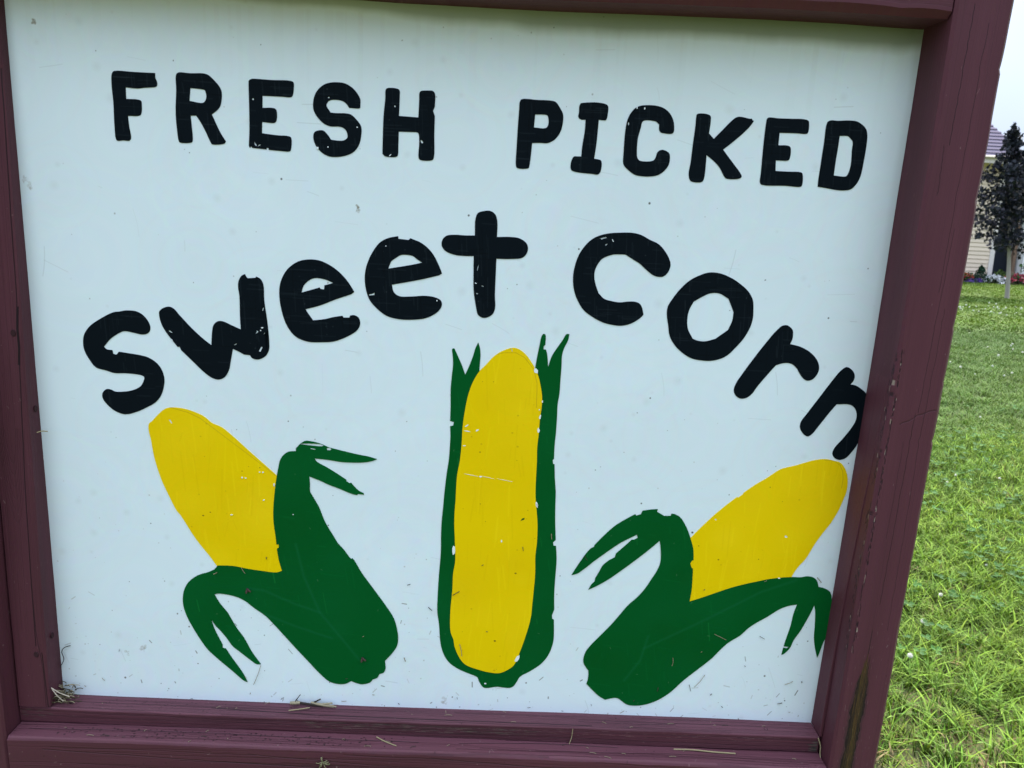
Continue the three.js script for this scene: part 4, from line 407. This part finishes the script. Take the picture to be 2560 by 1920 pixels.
  const sd = []; for (let k = 0; k < 16; k++) { const a = R() * 6.28, l = 0.004 + R() * 0.01; sd.push(tubeGeo([onSign(-0.172, -0.55, 0.0695), onSign(-0.172 + Math.cos(a) * l * 0.6, -0.55 + Math.sin(a) * l * 0.5, 0.074), onSign(-0.172 + Math.cos(a) * l, -0.552 + Math.sin(a) * l * 0.8, 0.0705)], 0.0006, 4, 4)); }
  tag(mesh('seed_tuft', join(sd), std(lin(0.22, 0.21, 0.11), 0.95), scene), 'tiny tan seed tuft caught on the front of the bottom rail', 'debris');
}

// ---------------------------------------------------------------- grass, clover and dead thatch
{
  const blade = (R, h, w, out, soft) => { // one bent tapering blade, four segments
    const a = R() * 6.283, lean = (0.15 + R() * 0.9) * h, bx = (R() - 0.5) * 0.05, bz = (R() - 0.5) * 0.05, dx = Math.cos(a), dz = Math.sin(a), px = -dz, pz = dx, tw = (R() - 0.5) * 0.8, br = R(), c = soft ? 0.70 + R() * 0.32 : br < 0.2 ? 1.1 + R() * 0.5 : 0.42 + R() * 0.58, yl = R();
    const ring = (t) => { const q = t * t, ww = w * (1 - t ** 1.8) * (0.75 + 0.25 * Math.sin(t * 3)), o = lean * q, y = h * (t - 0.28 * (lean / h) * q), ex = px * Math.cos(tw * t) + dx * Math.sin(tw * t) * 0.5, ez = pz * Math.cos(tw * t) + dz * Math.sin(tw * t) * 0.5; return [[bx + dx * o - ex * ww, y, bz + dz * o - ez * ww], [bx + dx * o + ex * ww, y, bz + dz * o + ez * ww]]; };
    const n = 4, col = (t) => { const k = c * (soft ? 0.6 + 0.4 * t : 0.3 + 0.85 * Math.min(1, t * 1.6)); return [k * (1 + yl * 0.25), k, k * (1 - yl * 0.2)]; };  // roots coloured darker, standing in for shade down between the blades
    for (let i = 0; i < n; i++) { const A = ring(i / n), B = ring((i + 1) / n), c0 = col(i / n), c1 = col((i + 1) / n); if (i === n - 1) { out.p.push(...A[0], ...A[1], ...B[0]); out.c.push(...c0, ...c0, ...c1); } else { out.p.push(...A[0], ...A[1], ...B[1], ...A[0], ...B[1], ...B[0]); out.c.push(...c0, ...c0, ...c1, ...c0, ...c1, ...c1); } }
  };
  const tuft = (seed, n, h0, h1, w, spread, soft) => { const R = rng(seed), out = { p: [], c: [] }; for (let k = 0; k < n; k++) { const s = out.p.length; blade(R, h0 + R() * (h1 - h0), w * (R() < 0.08 ? 1.4 + R() * 0.5 : 0.6 + R() * 0.6), out, soft); for (let i = s; i < out.p.length; i += 3) { out.p[i] *= 1; } } const g = soup(out.p, null, out.c); g.scale(spread, 1, spread); return g; };
  const leafMat = std(0xffffff, 0.7, { vertexColors: true, side: THREE.DoubleSide, transmission: 0.35, thickness: 0, specularIntensity: 0.35 });
  const grassGroup = new THREE.Group(); grassGroup.name = 'grass'; scene.add(grassGroup);
  tag(grassGroup, 'mown green lawn grass running from the sign up to the houses', 'grass', null, 'stuff');
  const wedge = (x, z) => { const a = Math.atan2(x - 0.062, 1.065 - z) * 57.3; return a > 12 && a < 48; };
  const tone = (x, z) => { // living colour of the turf: patches of yellower and bluer green
    const n = fbm(x * 0.8 + 3, z * 0.8 + 7, 4), m = fbm(x * 0.23 + 31, z * 0.23 + 2, 3), q = z + 0.25 * x + 1.6 * (m - 0.5), far_ = smooth(-8.2, -9.6, q), near_ = smooth(-3.9, -2.9, q), s = Math.max(far_, near_), y = 0.4 * n + 0.25 * m + 0.38 * s;
    return [mix(0.078, 0.185, y), mix(0.19, 0.335, y), mix(0.032, 0.026, y)];
  };
  const M = new THREE.Matrix4(), Q = new THREE.Quaternion(), E = new THREE.Euler(), V = new THREE.Vector3(), Sc = new THREE.Vector3();
  const scatter = (name, geos, mat, spots, parent = grassGroup) => geos.forEach((g, k) => { const mine = spots.filter((_, i) => i % geos.length === k); const im = new THREE.InstancedMesh(g, mat, mine.length); im.name = name; mine.forEach(([x, z, s, c, dy, tilt], i) => { E.set(((i * 7.31) % 1 - 0.5) * (tilt ?? 0.25), (i * 2.399) % 6.283, ((i * 3.17) % 1 - 0.5) * (tilt ?? 0.25)); M.compose(V.set(x, groundY(x, z) + (dy ?? 0), z), Q.setFromEuler(E), Sc.set(s, s * (0.8 + 0.4 * ((i * 0.618) % 1)), s)); im.setMatrixAt(i, M); im.setColorAt(i, lin(...c)); }); im.castShadow = im.receiveShadow = true; parent.add(im); });
  const R = rng(1234), near = [], mid = [], far = [], thatch = [], clover = [], heads = [];
  const bare = (x, z) => 0.85 * smooth(0.95, 0.35, Math.hypot((x - 1.4) * 0.8, z + 0.45)); // dry worn turf near the foot of the post
  const fill = (list, x0, x1, z0, z1, den, s0, s1, f) => { const n = (x1 - x0) * (z1 - z0) * den; for (let k = 0; k < n; k++) { const x = mix(x0, x1, R()), z = mix(z0, z1, R()); if (!wedge(x, z) && R() < 0.72) continue; if (f && !f(x, z)) continue; const t = tone(x, z), v = 0.8 + R() * 0.4; list.push([x, z, mix(s0, s1, R()), [t[0] * v * (0.9 + R() * 0.25), t[1] * v, t[2] * v]]); } };
  fill(near, -2, 4.6, -4.2, 1.4, 1100, 0.6, 1.15, (x, z) => !(R() < bare(x, z) * 0.85) && !(z > 0.3 && x < 0.9) && !(Math.abs(x) < 0.75 && Math.abs(z) < 0.06));
  fill(mid, -1, 8.5, -10, -4.2, 520, 0.65, 1.0);
  fill(far, 2, 18, -21.3, -10, 230, 0.7, 1.05);
  fill(far, -12, 2, -21, -10, 30, 1.1, 1.7);
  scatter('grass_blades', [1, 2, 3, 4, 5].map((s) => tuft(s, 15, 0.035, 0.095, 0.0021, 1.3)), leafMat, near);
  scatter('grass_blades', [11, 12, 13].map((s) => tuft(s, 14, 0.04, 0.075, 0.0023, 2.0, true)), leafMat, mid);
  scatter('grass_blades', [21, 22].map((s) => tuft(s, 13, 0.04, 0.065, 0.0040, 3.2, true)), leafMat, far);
  // dead thatch
  for (let k = 0; k < 6000; k++) { const x = mix(0.2, 4.2, R()), z = mix(-4, 0.6, R()), b = bare(x, z); if (R() > 0.24 + 1.3 * b) continue; const v = 0.7 + R() * 0.6; thatch.push([x, z, 0.45 + R() * 0.6, [0.30 * v, 0.245 * v, 0.12 * v], 0.004 + R() * 0.02, 2.2]); }
  const deadGroup = new THREE.Group(); deadGroup.name = 'dry_thatch'; scene.add(deadGroup); tag(deadGroup, 'dry straw coloured thatch among the grass beside the right post', 'dry grass', null, 'stuff');
  scatter('dry_blades', [51, 52, 53].map((s) => tuft(s, 5, 0.03, 0.075, 0.0013, 1.6)), leafMat, thatch, deadGroup);
  // clover leaves: three rounded leaflets on a stalk
  const cloverGeo = (() => { const p = [], c = []; for (let l = 0; l < 3; l++) { const a = l * 2.094, ca = Math.cos(a), sa = Math.sin(a), pt = (r, w, y) => [ca * r - sa * w, 0.045 + y, sa * r + ca * w], rim = [[0, 0, 0], [0.005, -0.0055, 0.001], [0.011, -0.0068, 0.0025], [0.0155, -0.004, 0.003], [0.0148, 0, 0.002], [0.0155, 0.004, 0.003], [0.011, 0.0068, 0.0025], [0.005, 0.0055, 0.001]].map((q) => pt(...q)), mid_ = pt(0.009, 0, -0.0005); for (let i = 0; i < rim.length; i++) { p.push(...mid_, ...rim[(i + 1) % rim.length], ...rim[i]); c.push(0.8, 0.95, 0.9, 1, 1, 1, 1, 1, 1); } } for (const s of [-1, 1]) { p.push(-0.0006 * s, 0, 0, 0.0006 * s, 0, 0, 0, 0.045, 0); c.push(0.6, 0.7, 0.5, 0.6, 0.7, 0.5, 1, 1, 1); } return soup(p, null, c); })();
  for (let k = 0; k < 9000; k++) { const x = mix(0.4, 5, R()), z = mix(-5, 0.5, R()), n = fbm(x * 1.7 + 8, z * 1.7 + 3, 3); if (n < 0.49 || R() < 0.3) continue; const v = 0.75 + R() * 0.5; clover.push([x, z, 0.8 + R() * 0.7, [0.055 * v, 0.14 * v, 0.024 * v], R() * 0.012, 0.7]); }
  const cg = new THREE.Group(); cg.name = 'clover_leaves'; scene.add(cg); tag(cg, 'patches of round three part clover leaves growing in the near lawn', 'clover', null, 'stuff'); scatter('clover_leaf', [cloverGeo], leafMat, clover, cg);
  // clover heads
  const headGeo = (() => { const list = [], r = rng(3), pet = new THREE.ConeGeometry(0.0016, 0.0075, 4); pet.translate(0, 0.0065, 0); for (let k = 0; k < 60; k++) { const y = 1 - 1.75 * (k + 0.5) / 60, a = k * 2.399, q = new THREE.Quaternion().setFromUnitVectors(new THREE.Vector3(0, 1, 0), new THREE.Vector3(Math.cos(a) * Math.sqrt(Math.max(0, 1 - y * y)), y, Math.sin(a) * Math.sqrt(Math.max(0, 1 - y * y))).normalize()), g = pet.clone(); g.applyQuaternion(q); list.push(g); } const g = join(list); g.translate(0, 0.075, 0); return g; })();
  const stalkGeo = new THREE.CylinderGeometry(0.0007, 0.001, 0.072, 5).translate(0, 0.036, 0);
  const white = std(lin(0.72, 0.70, 0.62), 0.9), stalkMat = std(lin(0.06, 0.11, 0.03), 0.8);
  const fl = thing('clover_flower', 'largest white clover flower, close beside the lower right post', 'clover flower', [1.4362, groundY(1.4362, -1.2513), -1.2513], 0, 'white clover flowers in the lawn');
  mesh('flower_head', headGeo, white, fl); mesh('stalk', stalkGeo, stalkMat, fl);
  const spots = [[1.8056, -1.6947, 'low white clover flower in the grass above the largest one'], [2.7202, -3.2285, 'middle one of three white clover flowers beside the post edge'], [2.6129, -3.1047, 'nearest to the post of three white clover flowers beside it'], [2.80, -3.2, 'rightmost of three white clover flowers clustered beside the post'], [2.9649, -3.2331, 'white clover flower alone near the right edge of the mid lawn'], [3.7551, -4.6801, null], [5.9712, -8.1737, null], [6.1011, -7.7517, null], [6.4778, -8.5239, null], [4.6865, -6.5876, null], [5.6, -7.4, null], [1.62, -1.5, null], [1.95, -1.45, null], [6.2, -8.1, null], [5.1, -6.4, null], [2.15, -2.0, null]];
  for (const [x, z, lab] of spots) { const o = fl.clone(); o.name = numbered('clover_flower'); o.position.set(x, groundY(x, z) - 0.012 + R() * 0.014, z); o.rotation.set((R() - 0.5) * 0.5, R() * 6, (R() - 0.5) * 0.5); const s = 0.6 + R() * 0.4; o.scale.set(s, s, s); if (x > 4) o.scale.multiplyScalar(1.5); o.userData = { label: lab ?? 'small white clover flower dotted among the green lawn grass', category: 'clover flower', group: 'white clover flowers in the lawn' }; scene.add(o); }
  const lowHead = new THREE.IcosahedronGeometry(0.013, 0).translate(0, 0.07, 0), band = [];
  for (let k = 0; k < 300; k++) { const x = mix(4, 14, R()), z = -12.6 - (x - 8) * 0.05 - Math.abs(R() + R() - 1) * 1.1 * (R() < 0.5 ? 1 : -1) - 0.4; band.push([x, z, 0.7 + R() * 0.7, [0.5, 0.52, 0.42], -0.01, 0.4]); }
  for (let k = 0; k < 40; k++) { const x = mix(3, 9, R()), z = mix(-11, -6, R()); band.push([x, z, 0.6 + R() * 0.5, [0.5, 0.52, 0.42], -0.02, 0.4]); }
  const bg = new THREE.Group(); bg.name = 'clover_bloom'; scene.add(bg); tag(bg, 'pale band of blooming white clover across the lawn before the tree', 'clover', null, 'stuff'); scatter('clover_blossoms', [lowHead], std(0xffffff, 0.9), band, bg);
}

// ---------------------------------------------------------------- young dark tree
function leafShape(kind) { // small faceted leaves, folded along the midrib
  const o = kind === 'maple' ? [[0, 0], [0.22, 0.12], [0.5, 0.08], [0.36, 0.36], [0.5, 0.62], [0.2, 0.6], [0, 1]] : [[0, 0], [0.2, 0.2], [0.3, 0.5], [0.18, 0.8], [0, 1]];
  const p = [], f = 0.12; for (const s of [-1, 1]) for (let i = 0; i < o.length - 1; i++) { const A = [0, 0.45, 0], B = [s * o[i][0], o[i][1], -f * o[i][0] * 2], C = [s * o[i + 1][0], o[i + 1][1], -f * o[i + 1][0] * 2]; s > 0 ? p.push(...A, ...B, ...C) : p.push(...A, ...C, ...B); }
  return soup(p);
}
function leaves(shape, spots, seed) { // spots: [position, size, colour]
  const R = rng(seed), P = shape.attributes.position, N = shape.attributes.normal, n = P.count, pos = new Float32Array(spots.length * n * 3), nor = new Float32Array(spots.length * n * 3), col = new Float32Array(spots.length * n * 3), v = new THREE.Vector3(), E = new THREE.Euler(), Q = new THREE.Quaternion();
  spots.forEach(([p, s, c], k) => { E.set(R() * 6.283, R() * 6.283, R() * 6.283); Q.setFromEuler(E); for (let i = 0; i < n; i++) { const o = (k * n + i) * 3; v.fromBufferAttribute(P, i).multiplyScalar(s).applyQuaternion(Q); pos[o] = v.x + p.x; pos[o + 1] = v.y + p.y; pos[o + 2] = v.z + p.z; v.fromBufferAttribute(N, i).applyQuaternion(Q); nor[o] = v.x; nor[o + 1] = v.y; nor[o + 2] = v.z; col[o] = c[0]; col[o + 1] = c[1]; col[o + 2] = c[2]; } });
  const g = new THREE.BufferGeometry(); g.setAttribute('position', new THREE.BufferAttribute(pos, 3)); g.setAttribute('normal', new THREE.BufferAttribute(nor, 3)); g.setAttribute('color', new THREE.BufferAttribute(col, 3)); return g;
}
const leafMat2 = std(0xffffff, 0.6, { vertexColors: true, side: THREE.DoubleSide });
{
  const R = rng(404), tx = 11.158, tz = -15.905, ty = groundY(tx, tz) - 0.03;
  const t = thing('young_tree', 'young dark purple leaved tree on a slim grey trunk before the house', 'tree', [tx, ty, tz]);
  const dirLean = new THREE.Vector3(-0.115, 0, 0.0); // the trunk leans a little to the left
  const trunkAt = (h) => new THREE.Vector3(dirLean.x * h + 0.012 * Math.sin(h * 2.2) + 0, h, 0.01 * Math.sin(h * 1.7));
  const limb = (pts, r0, r1, seg, rad) => { const c = new THREE.CatmullRomCurve3(pts), g = new THREE.TubeGeometry(c, seg, 1, rad), P = g.attributes.position, q = new THREE.Vector3(); for (let i = 0; i <= seg; i++) { c.getPointAt(i / seg, q); const r = mix(r0, r1, i / seg); for (let j = 0; j <= rad; j++) { const k = i * (rad + 1) + j; P.setXYZ(k, q.x + (P.getX(k) - q.x) * r, q.y + (P.getY(k) - q.y) * r, q.z + (P.getZ(k) - q.z) * r); } } g.computeVertexNormals(); return g; };
  const tp = []; for (let h = 0; h <= 3.5; h += 0.25) tp.push(trunkAt(h));
  const trunk = [limb(tp, 0.05, 0.008, 40, 10), limb([trunkAt(-0.02).setY(-0.05), trunkAt(0.1)], 0.075, 0.05, 4, 10)];
  mesh('trunk', join(trunk), std(lin(0.30, 0.27, 0.24), 0.9), t);
  const limbs = [], spots = [];
  const addLeaf = (p, s) => { const k = 0.6 + R() * 0.9, r = R(); spots.push([p, s, r < 0.14 ? [0.045 * k, 0.040 * k, 0.052 * k] : r < 0.34 ? [0.022 * k, 0.022 * k, 0.032 * k] : [0.010 * k, 0.013 * k, 0.018 * k]]); };
  for (let k = 0; k < 64; k++) {
    const h = 1.12 + Math.pow(k / 63, 0.95) * 2.46, a = k * 2.399 + R() * 0.5, top = Math.min(1, (h - 1.12) / 2.461), reach = (0.98 * Math.pow(1 - top, 1.15) * (0.6 + 0.4 * smooth(0, 0.12, top)) + 0.07) * (0.75 + R() * 0.45), up = 0.18 + 0.5 * top + R() * 0.25 - (top < 0.12 ? 0.2 : 0);
    const b = trunkAt(h), d = new THREE.Vector3(Math.cos(a), up, Math.sin(a)), m = b.clone().addScaledVector(d, reach * 0.5), e = b.clone().addScaledVector(d, reach); e.y += 0.1 * reach * (R() - 0.6); limbs.push(limb([b, m, e], 0.012 * (1 - top * 0.6), 0.003, 8, 5));
    const n = Math.round(12 + reach * 92);
    for (let i = 0; i < n; i++) { const q = Math.pow(R(), 0.65), p = b.clone().lerp(e, q), s = 0.035 + 0.085 * reach; p.add(new THREE.Vector3((R() + R() - 1) * s * 1.8, (R() + R() - 1) * s * 1.6, (R() + R() - 1) * s * 1.8)); addLeaf(p, 0.055 + R() * 0.055); }
  }
  for (let i = 0; i < 60; i++) { const h = 3.2 + R() * 0.6; addLeaf(trunkAt(h).add(new THREE.Vector3((R() - 0.5) * 0.16 * (3.8 - h), 0, (R() - 0.5) * 0.16 * (3.8 - h))), 0.05 + R() * 0.04); }
  mesh('limb', join(limbs), std(lin(0.06, 0.05, 0.045), 0.9), t);
  mesh('crown', leaves(leafShape('maple'), spots, 9), leafMat2, t);
}

// ---------------------------------------------------------------- tan house, white wing, planting
const HZ = -21.6, HX = 14.30, HB = 1.40;
{
  const h = thing('tan_house', 'tan clapboard house with purple grey shingle roof behind the young tree', 'house', [HX, HB, HZ]);
  const tan = std(lin(0.68, 0.555, 0.43), 0.7), tan2 = std(lin(0.645, 0.53, 0.41), 0.7), trim = std(lin(0.66, 0.60, 0.55), 0.6);
  mesh('wall', box(-9.5, -0.02, -0.3, 3.36, -7, -0.03), std(lin(0.4, 0.34, 0.27), 0.9), h);
  const bh = 0.118, n = 28, bg = (() => { const s = new THREE.Shape(); s.moveTo(-0.02, 0); s.lineTo(0.026, 0.0); s.lineTo(0.024, 0.012); s.lineTo(0.006, bh); s.lineTo(-0.02, bh); s.closePath(); const g = new THREE.ExtrudeGeometry(s, { depth: 9.32, bevelEnabled: false }); g.rotateY(-Math.PI / 2); return g; })();
  // front courses: profile is drawn in (z, y) and pulled along x
  for (let k = 0; k < n; k++) { const b = mesh('siding_board', bg, k % 3 ? tan : tan2, h); b.position.set(-0.14, 0.06 + k * bh, 0); }
  mesh('foundation', box(-9.46, 0, -0.4, 0.06, -0.02, 0.012), std(lin(0.30, 0.28, 0.25), 0.9), h);
  mesh('corner_trim', box(-0.137, 0.0, 0.0, 3.36, -0.05, 0.034), trim, h);
  mesh('corner_trim', box(-0.02, 0.004, 0.0, 3.36, -0.16, -0.052), trim, h);
  // recessed entry: its shade is painted into near black side and back walls
  mesh('side_wall', box(-0.019, 0.0, 0.0, 3.36, -0.5, -0.162), std(lin(0.03, 0.03, 0.035), 0.8), h);
  mesh('back_wall', box(0.002, 0.76, -0.05, 3.36, -0.62, -0.5), std(lin(0.022, 0.022, 0.028), 0.8), h);
  const door = mesh('door', box(0.04, 0.74, 0.0, 2.1, -0.498, -0.45), std(lin(0.02, 0.024, 0.035), 0.5), h); mesh('handle', new THREE.SphereGeometry(0.035, 10, 8).translate(0.12, 1.0, -0.42), std(lin(0.3, 0.28, 0.24), 0.3, { metalness: 0.8 }), door);
  mesh('porch_floor', box(0.004, 0.72, -0.3, -0.004, -0.5, -0.06), std(lin(0.25, 0.24, 0.22), 0.9), h);
  mesh('porch_ceiling', box(0.004, 0.72, 2.4, 3.3, -0.5, -0.02), std(lin(0.07, 0.06, 0.055), 0.9), h);
  const post = mesh('porch_post', box(0.60, 0.69, -0.1, 2.4, -0.14, -0.03), std(lin(0.20, 0.13, 0.09), 0.8), h); mesh('post_base', box(0.58, 0.71, -0.1, 0.34, -0.16, -0.01), std(lin(0.24, 0.17, 0.12), 0.8), post);
  // hipped roof with courses of shingles on the front and right hand slopes
  const eave = 3.36, xr = 0.35, xl = -9.9, zf = 0.45, zb = -7.4, run = 1.3, top = eave + 0.12 + 2.5, zr = -2.2;
  const P = [[xl, eave + 0.12, zf], [xr, eave + 0.12, zf], [xr, eave + 0.12, zb], [xl, eave + 0.12, zb], [xl + run, top, zr], [xr - run, top, zr]], tri = (a, b, c) => [...P[a], ...P[b], ...P[c]];
  const rm = std(lin(0.155, 0.135, 0.18), 0.95);
  const roof = mesh('roof', soup([...tri(0, 1, 5), ...tri(0, 5, 4), ...tri(1, 2, 5), ...tri(2, 3, 4), ...tri(2, 4, 5), ...tri(3, 0, 4)]), rm, h);
  const courses = []; for (let k = 0; k < 22; k++) { const t = k / 22, y = mix(eave + 0.125, top, t), z = mix(zf, zr, t), x1 = mix(xr, xr - run, t), g = new THREE.BoxGeometry(x1 - mix(xl, xl + run, t), 0.022, 0.06); g.rotateX(0.75); g.translate((x1 + mix(xl, xl + run, t)) / 2, y + 0.012, z); courses.push(g); }
  mesh('shingle_courses', join(courses), std(lin(0.14, 0.12, 0.165), 0.95), roof).userData.kind = 'stuff';
  mesh('fascia', box(xl, xr, eave - 0.06, eave + 0.115, zf - 0.03, zf), trim, h); mesh('fascia', box(xr - 0.03, xr, eave - 0.06, eave + 0.115, zb, zf - 0.032), trim, h); mesh('soffit', box(xl, xr - 0.032, eave + 0.004, eave + 0.03, zb, zf - 0.032), std(lin(0.5, 0.44, 0.36), 0.8), h);
  mesh('gutter', new THREE.CylinderGeometry(0.06, 0.06, xr - xl, 8, 1, false, 0, Math.PI).rotateZ(Math.PI / 2).translate((xl + xr) / 2, eave + 0.08, zf + 0.03), std(lin(0.55, 0.48, 0.38), 0.6), h);
}
{
  const w = thing('white_building', 'white board sided outbuilding at the right behind the young tree', 'building', [15.03, 1.46, -21.45]);
  const wm = std(lin(0.82, 0.82, 0.80), 0.6);
  mesh('wall', box(0.03, 6, 0.02, 2.0, -4, -0.03), wm, w);
  const pg = new RoundedPlank(0.195, 1.98); for (let k = 0; k < 30; k++) { const b = mesh('wall_board', pg, wm, w); b.position.set(0.13 + k * 0.2, 1.01, 0); }
  mesh('foundation', box(0, 6.02, -0.3, 0.018, -4, 0.01), std(lin(0.12, 0.11, 0.1), 0.9), w); mesh('fascia', box(-0.02, 6.1, 2.002, 2.09, -4.05, 0.05), wm, w);
  mesh('roof', soup([-0.1, 2.10, 0.15, 6.2, 2.10, 0.15, 6.2, 2.42, -2, -0.1, 2.10, 0.15, 6.2, 2.42, -2, -0.1, 2.42, -2, -0.1, 2.10, -4.15, 6.2, 2.42, -2, 6.2, 2.10, -4.15, -0.1, 2.10, -4.15, -0.1, 2.42, -2, 6.2, 2.42, -2]), std(lin(0.5, 0.5, 0.52), 0.6), w);
}
function RoundedPlank(w, h) { const s = new THREE.Shape(); s.moveTo(-w / 2, -0.025); s.lineTo(w / 2, -0.025); s.lineTo(w / 2, 0.004); s.lineTo(w / 2 - 0.008, 0.012); s.lineTo(-w / 2 + 0.008, 0.012); s.lineTo(-w / 2, 0.004); s.closePath(); const g = new THREE.ExtrudeGeometry(s, { depth: h, bevelEnabled: false }); g.rotateX(-Math.PI / 2); g.translate(0, -h / 2, 0); return g; }
{
  const R = rng(55), oval = leafShape('oval');
  // mulch bed along the house
  const pos = [], N = 40; for (let i = 0; i < N; i++) for (let j = 0; j < 4; j++) { const X = (a) => 8 + a / N * 12, Zf = (a) => -20.7 - 0.12 * Math.sin(a * 0.5), Z = (a, b) => mix(Zf(a), -21.55, b / 4), Y = (a, b) => groundBase(X(a), Z(a, b)) + 0.02 + 0.05 * Math.sin(b / 4 * 3.14); const q = (a, b) => [X(a), Y(a, b), Z(a, b)]; pos.push(...q(i, j), ...q(i + 1, j), ...q(i + 1, j + 1), ...q(i, j), ...q(i + 1, j + 1), ...q(i, j + 1)); }
  mesh('flower_bed', soup(pos), std(lin(0.045, 0.03, 0.022), 1), scene).userData.kind = 'structure';
  const plant = (name, label, cat, x, z, w, hgt, n, colour, flower) => { // leafy dome with a broken outline, blossoms on its upper surface
    const o = thing(name, label, cat, [x, groundBase(x, z) + 0.02, z]), sp = [], bl = [];
    for (let k = 0; k < n; k++) { const a = R() * 6.283, q = Math.sqrt(R()), y = R(), prof = Math.sqrt(Math.max(0.03, 1 - y * y)), bump = 0.8 + 0.4 * vnoise(a * 1.6 + x * 9, y * 3), p = new THREE.Vector3(Math.cos(a) * q * w * prof * bump, y * hgt * (0.85 + 0.3 * vnoise(a * 2 + x * 5, 4)), Math.sin(a) * q * w * 0.7 * prof * bump), v = 0.6 + R() * 0.8; sp.push([p, 0.05 + R() * 0.05, [colour[0] * v, colour[1] * v, colour[2] * v]]); }
    mesh('foliage', leaves(oval, sp, 3 + sp.length), leafMat2, o);
    if (flower) { for (let k = 0; k < flower.n; k++) { const a = R() * 6.283, el = 0.1 + R() * 1.3, p = new THREE.Vector3(Math.cos(a) * Math.cos(el) * w, Math.sin(el) * hgt, Math.sin(a) * Math.cos(el) * w * 0.7).multiplyScalar(0.95 + R() * 0.2), v = 0.75 + R() * 0.4, c = flower.c[Math.floor(R() * flower.c.length)]; for (let q = 0; q < 4; q++) bl.push([p.clone().add(new THREE.Vector3((R() - 0.5) * 0.02, (R() - 0.5) * 0.02, (R() - 0.5) * 0.02)), flower.s ?? 0.05, [c[0] * v, c[1] * v, c[2] * v]]); } mesh('blossoms', leaves(oval, bl, 5), leafMat2, o); }
    return o;
  };
  const G = [0.035, 0.075, 0.02];
  plant('red_flowers', 'red and orange flowers in the bed hard beside the sign post', 'flowers', 13.28, -21.1, 0.26, 0.22, 260, G, { n: 90, c: [[0.5, 0.03, 0.05], [0.55, 0.13, 0.05], [0.5, 0.2, 0.12]] });
  plant('purple_flowers', 'low purple flowers in the bed left of the dark conical shrub', 'flowers', 13.38, -20.85, 0.22, 0.09, 160, [0.03, 0.05, 0.03], { n: 80, c: [[0.12, 0.07, 0.32], [0.17, 0.1, 0.36]] });
  plant('white_flowers', 'mound of white flowers in the bed below the house corner', 'flowers', 13.98, -20.9, 0.36, 0.2, 300, [0.04, 0.06, 0.03], { n: 150, c: [[0.78, 0.78, 0.8]], s: 0.055 });
  plant('hosta_plant', 'round yellow green plant before the dark house entry', 'plant', 14.36, -21.25, 0.26, 0.34, 240, [0.06, 0.10, 0.022]);
  plant('pink_flowers', 'deep pink and red flowers in the bed right of the tree trunk', 'flowers', 14.72, -20.95, 0.40, 0.26, 260, G, { n: 120, c: [[0.55, 0.06, 0.1], [0.62, 0.2, 0.22], [0.5, 0.04, 0.12]] });
  plant('red_flowers', 'small red flowers behind the white flower mound', 'flowers', 14.3, -21.1, 0.2, 0.2, 120, G, { n: 40, c: [[0.5, 0.05, 0.08]] });
  // conical shrub
  { const o = thing('conical_shrub', 'dark green conical shrub in front of the tan house wall', 'shrub', [13.60, groundBase(13.60, -20.95), -20.95]), sp = []; for (let k = 0; k < 900; k++) { const y = R(), a = R() * 6.283, q = Math.pow(R(), 0.4), w = 0.19 * (y < 0.25 ? 0.75 + y : 1.06 - Math.pow((y - 0.25) / 0.75, 1.3)) * (0.85 + 0.3 * vnoise(a * 2, y * 5)), v = 0.55 + R() * 0.8; sp.push([new THREE.Vector3(Math.cos(a) * q * w, 0.04 + y * 0.46, Math.sin(a) * q * w), 0.035 + R() * 0.025, [0.018 * v, 0.05 * v, 0.026 * v]]); } mesh('foliage', leaves(oval, sp, 8), leafMat2, o); mesh('stem', new THREE.CylinderGeometry(0.015, 0.02, 0.2, 6).translate(0, 0.1, 0), std(lin(0.08, 0.06, 0.04), 0.9), o); }
  // small open shrub with big leaves on bare stems
  { const o = thing('leafy_sapling', 'small green sapling with wide leaves before the white outbuilding', 'shrub', [14.98, groundBase(14.98, -20.9), -20.9]), sp = [], st = []; for (let k = 0; k < 7; k++) { const a = k * 0.9, e = new THREE.Vector3(Math.cos(a) * (0.12 + R() * 0.14), 0.4 + R() * 0.2, Math.sin(a) * 0.15); st.push(new THREE.TubeGeometry(new THREE.QuadraticBezierCurve3(new THREE.Vector3(), new THREE.Vector3(e.x * 0.2, e.y * 0.7, e.z * 0.2), e), 6, 0.008, 5)); for (let q = 0; q < 9; q++) { const v = 0.7 + R() * 0.6; sp.push([e.clone().add(new THREE.Vector3((R() - 0.5) * 0.12, (R() - 0.5) * 0.1, (R() - 0.5) * 0.1)), 0.12 + R() * 0.05, [0.06 * v, 0.12 * v, 0.03 * v]]); } } mesh('stem', join(st), std(lin(0.1, 0.09, 0.05), 0.9), o); mesh('foliage', leaves(oval, sp, 12), leafMat2, o); }
  // pale green bush at the right edge
  { const x = 15.35, z = -20.7, o = thing('grey_green_bush', 'pale grey green bush at the right edge beside the white outbuilding', 'shrub', [x, groundBase(x, z), z]), sp = []; for (let k = 0; k < 700; k++) { const d = new THREE.Vector3(R() - 0.5, R() - 0.5, R() - 0.5).normalize().multiplyScalar(Math.pow(R(), 0.4) * (0.28 + 0.1 * vnoise(k * 0.1, 2))); d.y = d.y * 0.9 + 0.85; const v = 0.6 + R() * 0.8; sp.push([d, 0.045 + R() * 0.03, [0.085 * v, 0.11 * v, 0.055 * v]]); } mesh('foliage', leaves(oval, sp, 18), leafMat2, o); mesh('stem', new THREE.CylinderGeometry(0.012, 0.018, 0.75, 6).translate(0, 0.37, 0), std(lin(0.12, 0.1, 0.07), 0.9), o); }
}
scene.updateMatrixWorld(true);
renderer.render(scene, camera);
